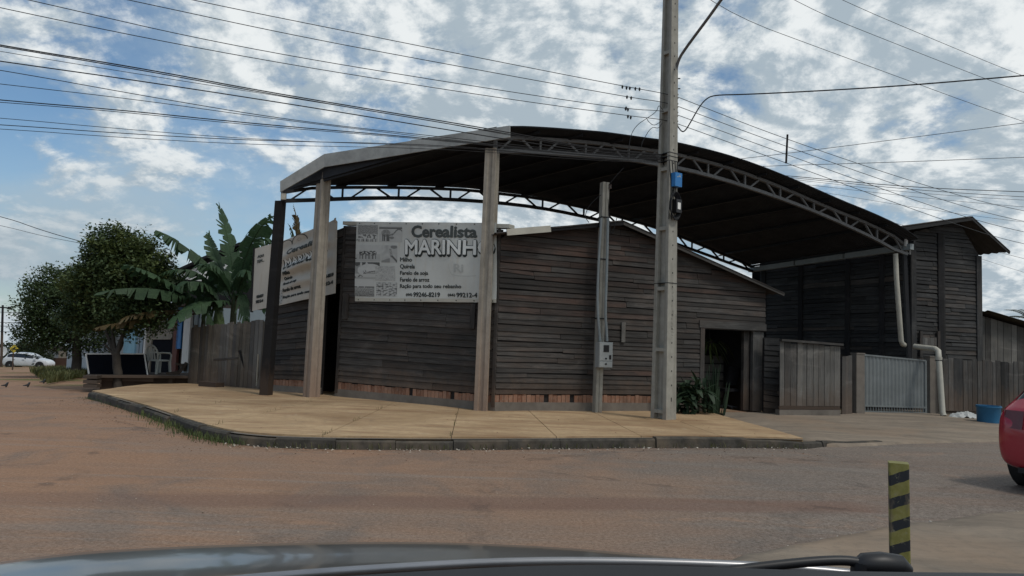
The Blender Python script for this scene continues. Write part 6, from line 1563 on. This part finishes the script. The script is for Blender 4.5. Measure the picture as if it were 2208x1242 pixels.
for _ in range(40):
    p = G(2040 + random.uniform(0, 40), 898 + random.gauss(0, 2), .1); s_ = random.uniform(.02, .05); g.add([p + V((random.uniform(-1, 1), random.uniform(-1, 1), random.uniform(0, .8))) * s_ for _ in range(4)], [(0, 1, 2), (0, 2, 3), (0, 3, 1), (1, 3, 2)])
tag(g.build('rubble', M['chips']), 'small pale rubble at the foot of the drain pipe', 'rubble', kind='stuff')
# office chair in the doorway
oc = fb.P((d0[0] + 1) / 2 + .03, .0, -.55); oc.z = gz(oc.x, oc.y) + .15; of = thing('office_chair', oc, 'black office chair standing in the dark doorway', 'chair')
g = MB(); g.box(oc + V((0, 0, .45)), .46, .44, .07, .5); g.build('seat', M['black'], of)
g = MB(); q = [oc + V((.05, .1, .55)), oc + V((.32, .2, .55)), oc + V((.45, .28, .98)), oc + V((.2, .2, 1.0))]; g.hexa(q, [p + V((-.03, .07, 0)) for p in q]); g.build('backrest', M['black'], of)
g = MB(); g.tube([oc + V((0, 0, .08)), oc + V((0, 0, .43))], .03, 8); g.build('stem', M['steel_black'], of)
for k in range(5): a = 6.28 * k / 5; g = MB(); g.beam(oc + V((0, 0, .09)), oc + V((.28 * math.cos(a), .28 * math.sin(a), .04)), .04, .03); g.build('leg', M['steel_black'], of)
# far left: bump sign, distant pole, house, shrubs
sp_ = U(28, 792, 52); sg = thing('bump_sign', sp_, 'yellow diamond speed bump sign on a post in front of the white car', 'sign'); M['sign_y'] = plain('sign_yellow', (.5, .4, .05), .5, .3, 0, .1)
g = MB(); g.tube([sp_ - zup * .6, U(29, 748, 52)], .045, 8); g.build('post', M['wood_dark'], sg, smooth=60)
c = U(30, 752, 51.9); s_ = .31; dq = [c + V((0, 0, s_)), c + V((-s_, 0, 0)), c + V((0, 0, -s_)), c + V((s_, 0, 0))]; MB().prism(dq, V((0, .03, 0))).build('panel', M['sign_y'], sg)
bump = [c + V((x, -.012, z)) for x, z in ((-.19, -.06), (.19, -.06), (.17, 0), (.1, .01), (.06, .05), (-.06, .05), (-.1, .01), (-.17, 0))]; MB().prism(bump, V((0, .006, 0))).build('symbol', M['black'], sg)
DF = 70.0; fp = U(4, 792, DF); fpl = thing('distant_pole', fp, 'distant dark utility pole with a crossarm at the far left', 'utility pole')
g = MB(); g.tube([fp - zup * 1, U(6, 658, DF)], [.13, .09], 8); g.build('shaft', M['wood_dark'], fpl, smooth=60)
g = MB(); g.beam(U(-14, 662, DF), U(22, 664, DF), .12, .12); g.build('crossarm', M['wood_dark'], fpl); g = MB(); g.tube([U(18, 664, DF), U(23, 665, DF)], .14, 8); g.build('lamp_head', M['wood_dark'], fpl)
for k, y in enumerate((674, 696, 704, 716)): wire('distant_cable', [U(-60, y - 3, DF), U(30, y, DF), U(250, y + 4, DF)], .03, ORD[k] + ' of four level cables on the distant pole at the far left', 'cables at the far left', 'wire_grey')
DH = 80.0; hs = thing('distant_house', U(120, 795, DH), 'distant low house with a brown boundary wall behind the white car', 'house')
def fr(name, par, x0, x1, y0, y1, D, mat, th=.3, bk=None): q = [U(x0, y1, D), U(x1, y1, D), U(x1, y0, D), U(x0, y0, D)]; return MB().hexa(q, [p + V((0, bk or th, 0)) for p in q]).build(name, mat, par)
fr('wall', hs, 95, 180, 752, 800, DH, M['wall_pale'], bk=6); fr('yellow_wall', hs, 126, 140, 757, 780, DH - .5, M['beige']); fr('boundary_wall', hs, 80, 180, 772, 800, DH - 3, plain('brown_wall', (.07, .04, .03), .9, .2)); fr('roof', hs, 92, 184, 746, 753, DH - .6, M['roof_old'], bk=7); fr('window', hs, 104, 113, 764, 770, DH - .1, M['glass'], .05)
sh2 = U(70, 790, 76); s2 = thing('distant_shrub', sh2, 'feathery green shrub behind the white car', 'shrub')
crown('foliage', s2, [(U(65, 762, 76), V((1.6, 1.2, 1.1))), (U(88, 768, 76), V((1.0, 1.0, .8))), (U(45, 760, 76), V((.9, .9, 1.1)))], 60, 40, .16, M['leaf_far'], .6, 31, 2.5)
g = MB(); g.tube([V((sh2.x, sh2.y, sh2.z - .6)), U(66, 765, 76)], .08, 6); g.build('stem', M['bark'], s2)
dt = MB(); 
far_tr = crown('distant_trees', None, [(U(x, 765 + random.uniform(-3, 3), 160), V((5, 4, random.uniform(1.6, 3)))) for x in range(-400, 420, 34)], 500, 16, .5, M['leaf_far'], 1.6, 44)
tag(far_tr, 'hazy row of far trees on the horizon behind the street', 'trees', kind='stuff')
cy = MB(); cy.lathe(U(5, 758, 73), [(0, .12), (.3, .08), (.5, 0), (.5, -.02), (.3, .05), (0, .09)], 18, V((.1, 1, -.2))); tag(cy.build('satellite_dish', M['white'], smooth=60), 'small white round dish at the left edge above the parked cars', 'dish')
# road speed hump and small debris on the side street
bd_ = [(18, 838), (33, 838), (93, 826), (57, 842)]
for k, (x, y) in enumerate(((13, 835), (60, 835), (94, 827))):
    p = G(x, y, 0); g = MB(); g.tube([p, p + zup * .05, p + zup * .12 + V((.03, 0, 0)), p + zup * .14 + V((.06, 0, 0))], [.012, .036, .028, .008], 8); g.tube([p + zup * .06 + V((-.02, 0, 0)), p + zup * .04 + V((-.14, 0, 0))], [.03, .012], 6)
    o = g.build('pigeon', M['wire_grey'], smooth=60); tag(o, ('leftmost dark bird on the side street', 'middle dark bird on the side street', 'dark bird nearest the grass verge')[k], 'bird', 'birds on the side street')
# ================================================================== OWN CAR AT THE BOTTOM OF THE VIEW
own = thing('car_front', V((0, 1.2, .1)), 'grey car hood with black dashboard and wiper at the bottom of the view', 'car')
fe = [(-700, 1330), (-300, 1258), (0, 1211), (150, 1192), (300, 1182), (500, 1174), (700, 1169), (900, 1168), (1100, 1174), (1250, 1183), (1400, 1196), (1600, 1217), (1700, 1225), (1800, 1236), (1950, 1258), (2150, 1300)]
re_ = [(-900, 1500), (-300, 1345), (100, 1296), (300, 1272), (500, 1250), (700, 1234), (900, 1221), (1050, 1213), (1200, 1210), (1350, 1211), (1500, 1215), (1600, 1219), (1700, 1224), (1800, 1232), (1950, 1250), (2150, 1290)]
Fh = resample(smooth([U(x, y, 1.75) for x, y in fe], 2), 50); Rh = resample(smooth([U(x, y, 1.0) for x, y in re_], 2), 50)
rows = []
for j in range(15):
    t = j / 14; r = []
    for a, b in zip(Fh, Rh):
        p = lerp(a, b, t); r.append(p + zup * (.0 - .035 * math.sin(math.pi * t) * (1.0 if t > .3 else t / .3)))
    rows.append(r)
nose = [[p + V((0, .05, -.03)) for p in Fh], [p + V((0, .10, -.12)) for p in Fh], [p + V((0, .12, -.5)) for p in Fh]]
M['hood'] = paint('grey_hood_paint', (.085, .083, .078), .28)
MB().grid(list(reversed(nose)) + rows).build('hood', M['hood'], own, smooth=180)
De = .84; de = [(-900, 1520), (-300, 1360), (100, 1310), (500, 1262), (700, 1245), (900, 1232), (1100, 1221), (1300, 1217), (1500, 1221), (1700, 1229), (1900, 1233), (2208, 1236), (2600, 1245)]
T_ = resample(smooth([U(x, y, De) for x, y in de], 2), 60)
rows = [[p + V((0, .1, -.2)) for p in T_], [p + V((0, .02, -.015)) for p in T_], T_, [p + V((0, -.12, .0)) - zup * .02 for p in T_], [p + V((0, -.35, -.08)) for p in T_]]
MB().grid(rows).build('dashboard', M['black'], own, smooth=60)
g = MB(); a, b = resample(smooth([U(x, y, .97) for x, y in re_], 2), 50), None
g.tube(Rh, .006, 6); g.build('hood_edge_highlight', M['rim'], own, smooth=180)  # bright tube added to draw the highlight along the hood's rear edge
wpp = [(1450, 1240, .9), (1560, 1232, .9), (1680, 1218, .9), (1760, 1210, .9), (1820, 1208, .9), (1850, 1212, .9)]
g = MB(); g.tube(smooth([U(x, y, D) for x, y, D in wpp], 2), [.006] * len(smooth([U(x, y, D) for x, y, D in wpp], 2)), 8); g.build('wiper_arm', M['black'], own, smooth=60)
g = MB(); g.tube([U(1846, 1222, .9), U(1862, 1217, .9), U(1900, 1216, .9), U(1940, 1220, .9), U(1962, 1232, .9)], [.008, .013, .014, .013, .006], 10); g.build('wiper_pivot', M['black'], own, smooth=60)
g = MB(); g.tube([U(1858, 1212, .9), U(1855, 1236, .9)], .012, 8); g.build('wiper_joint', M['black'], own, smooth=60)
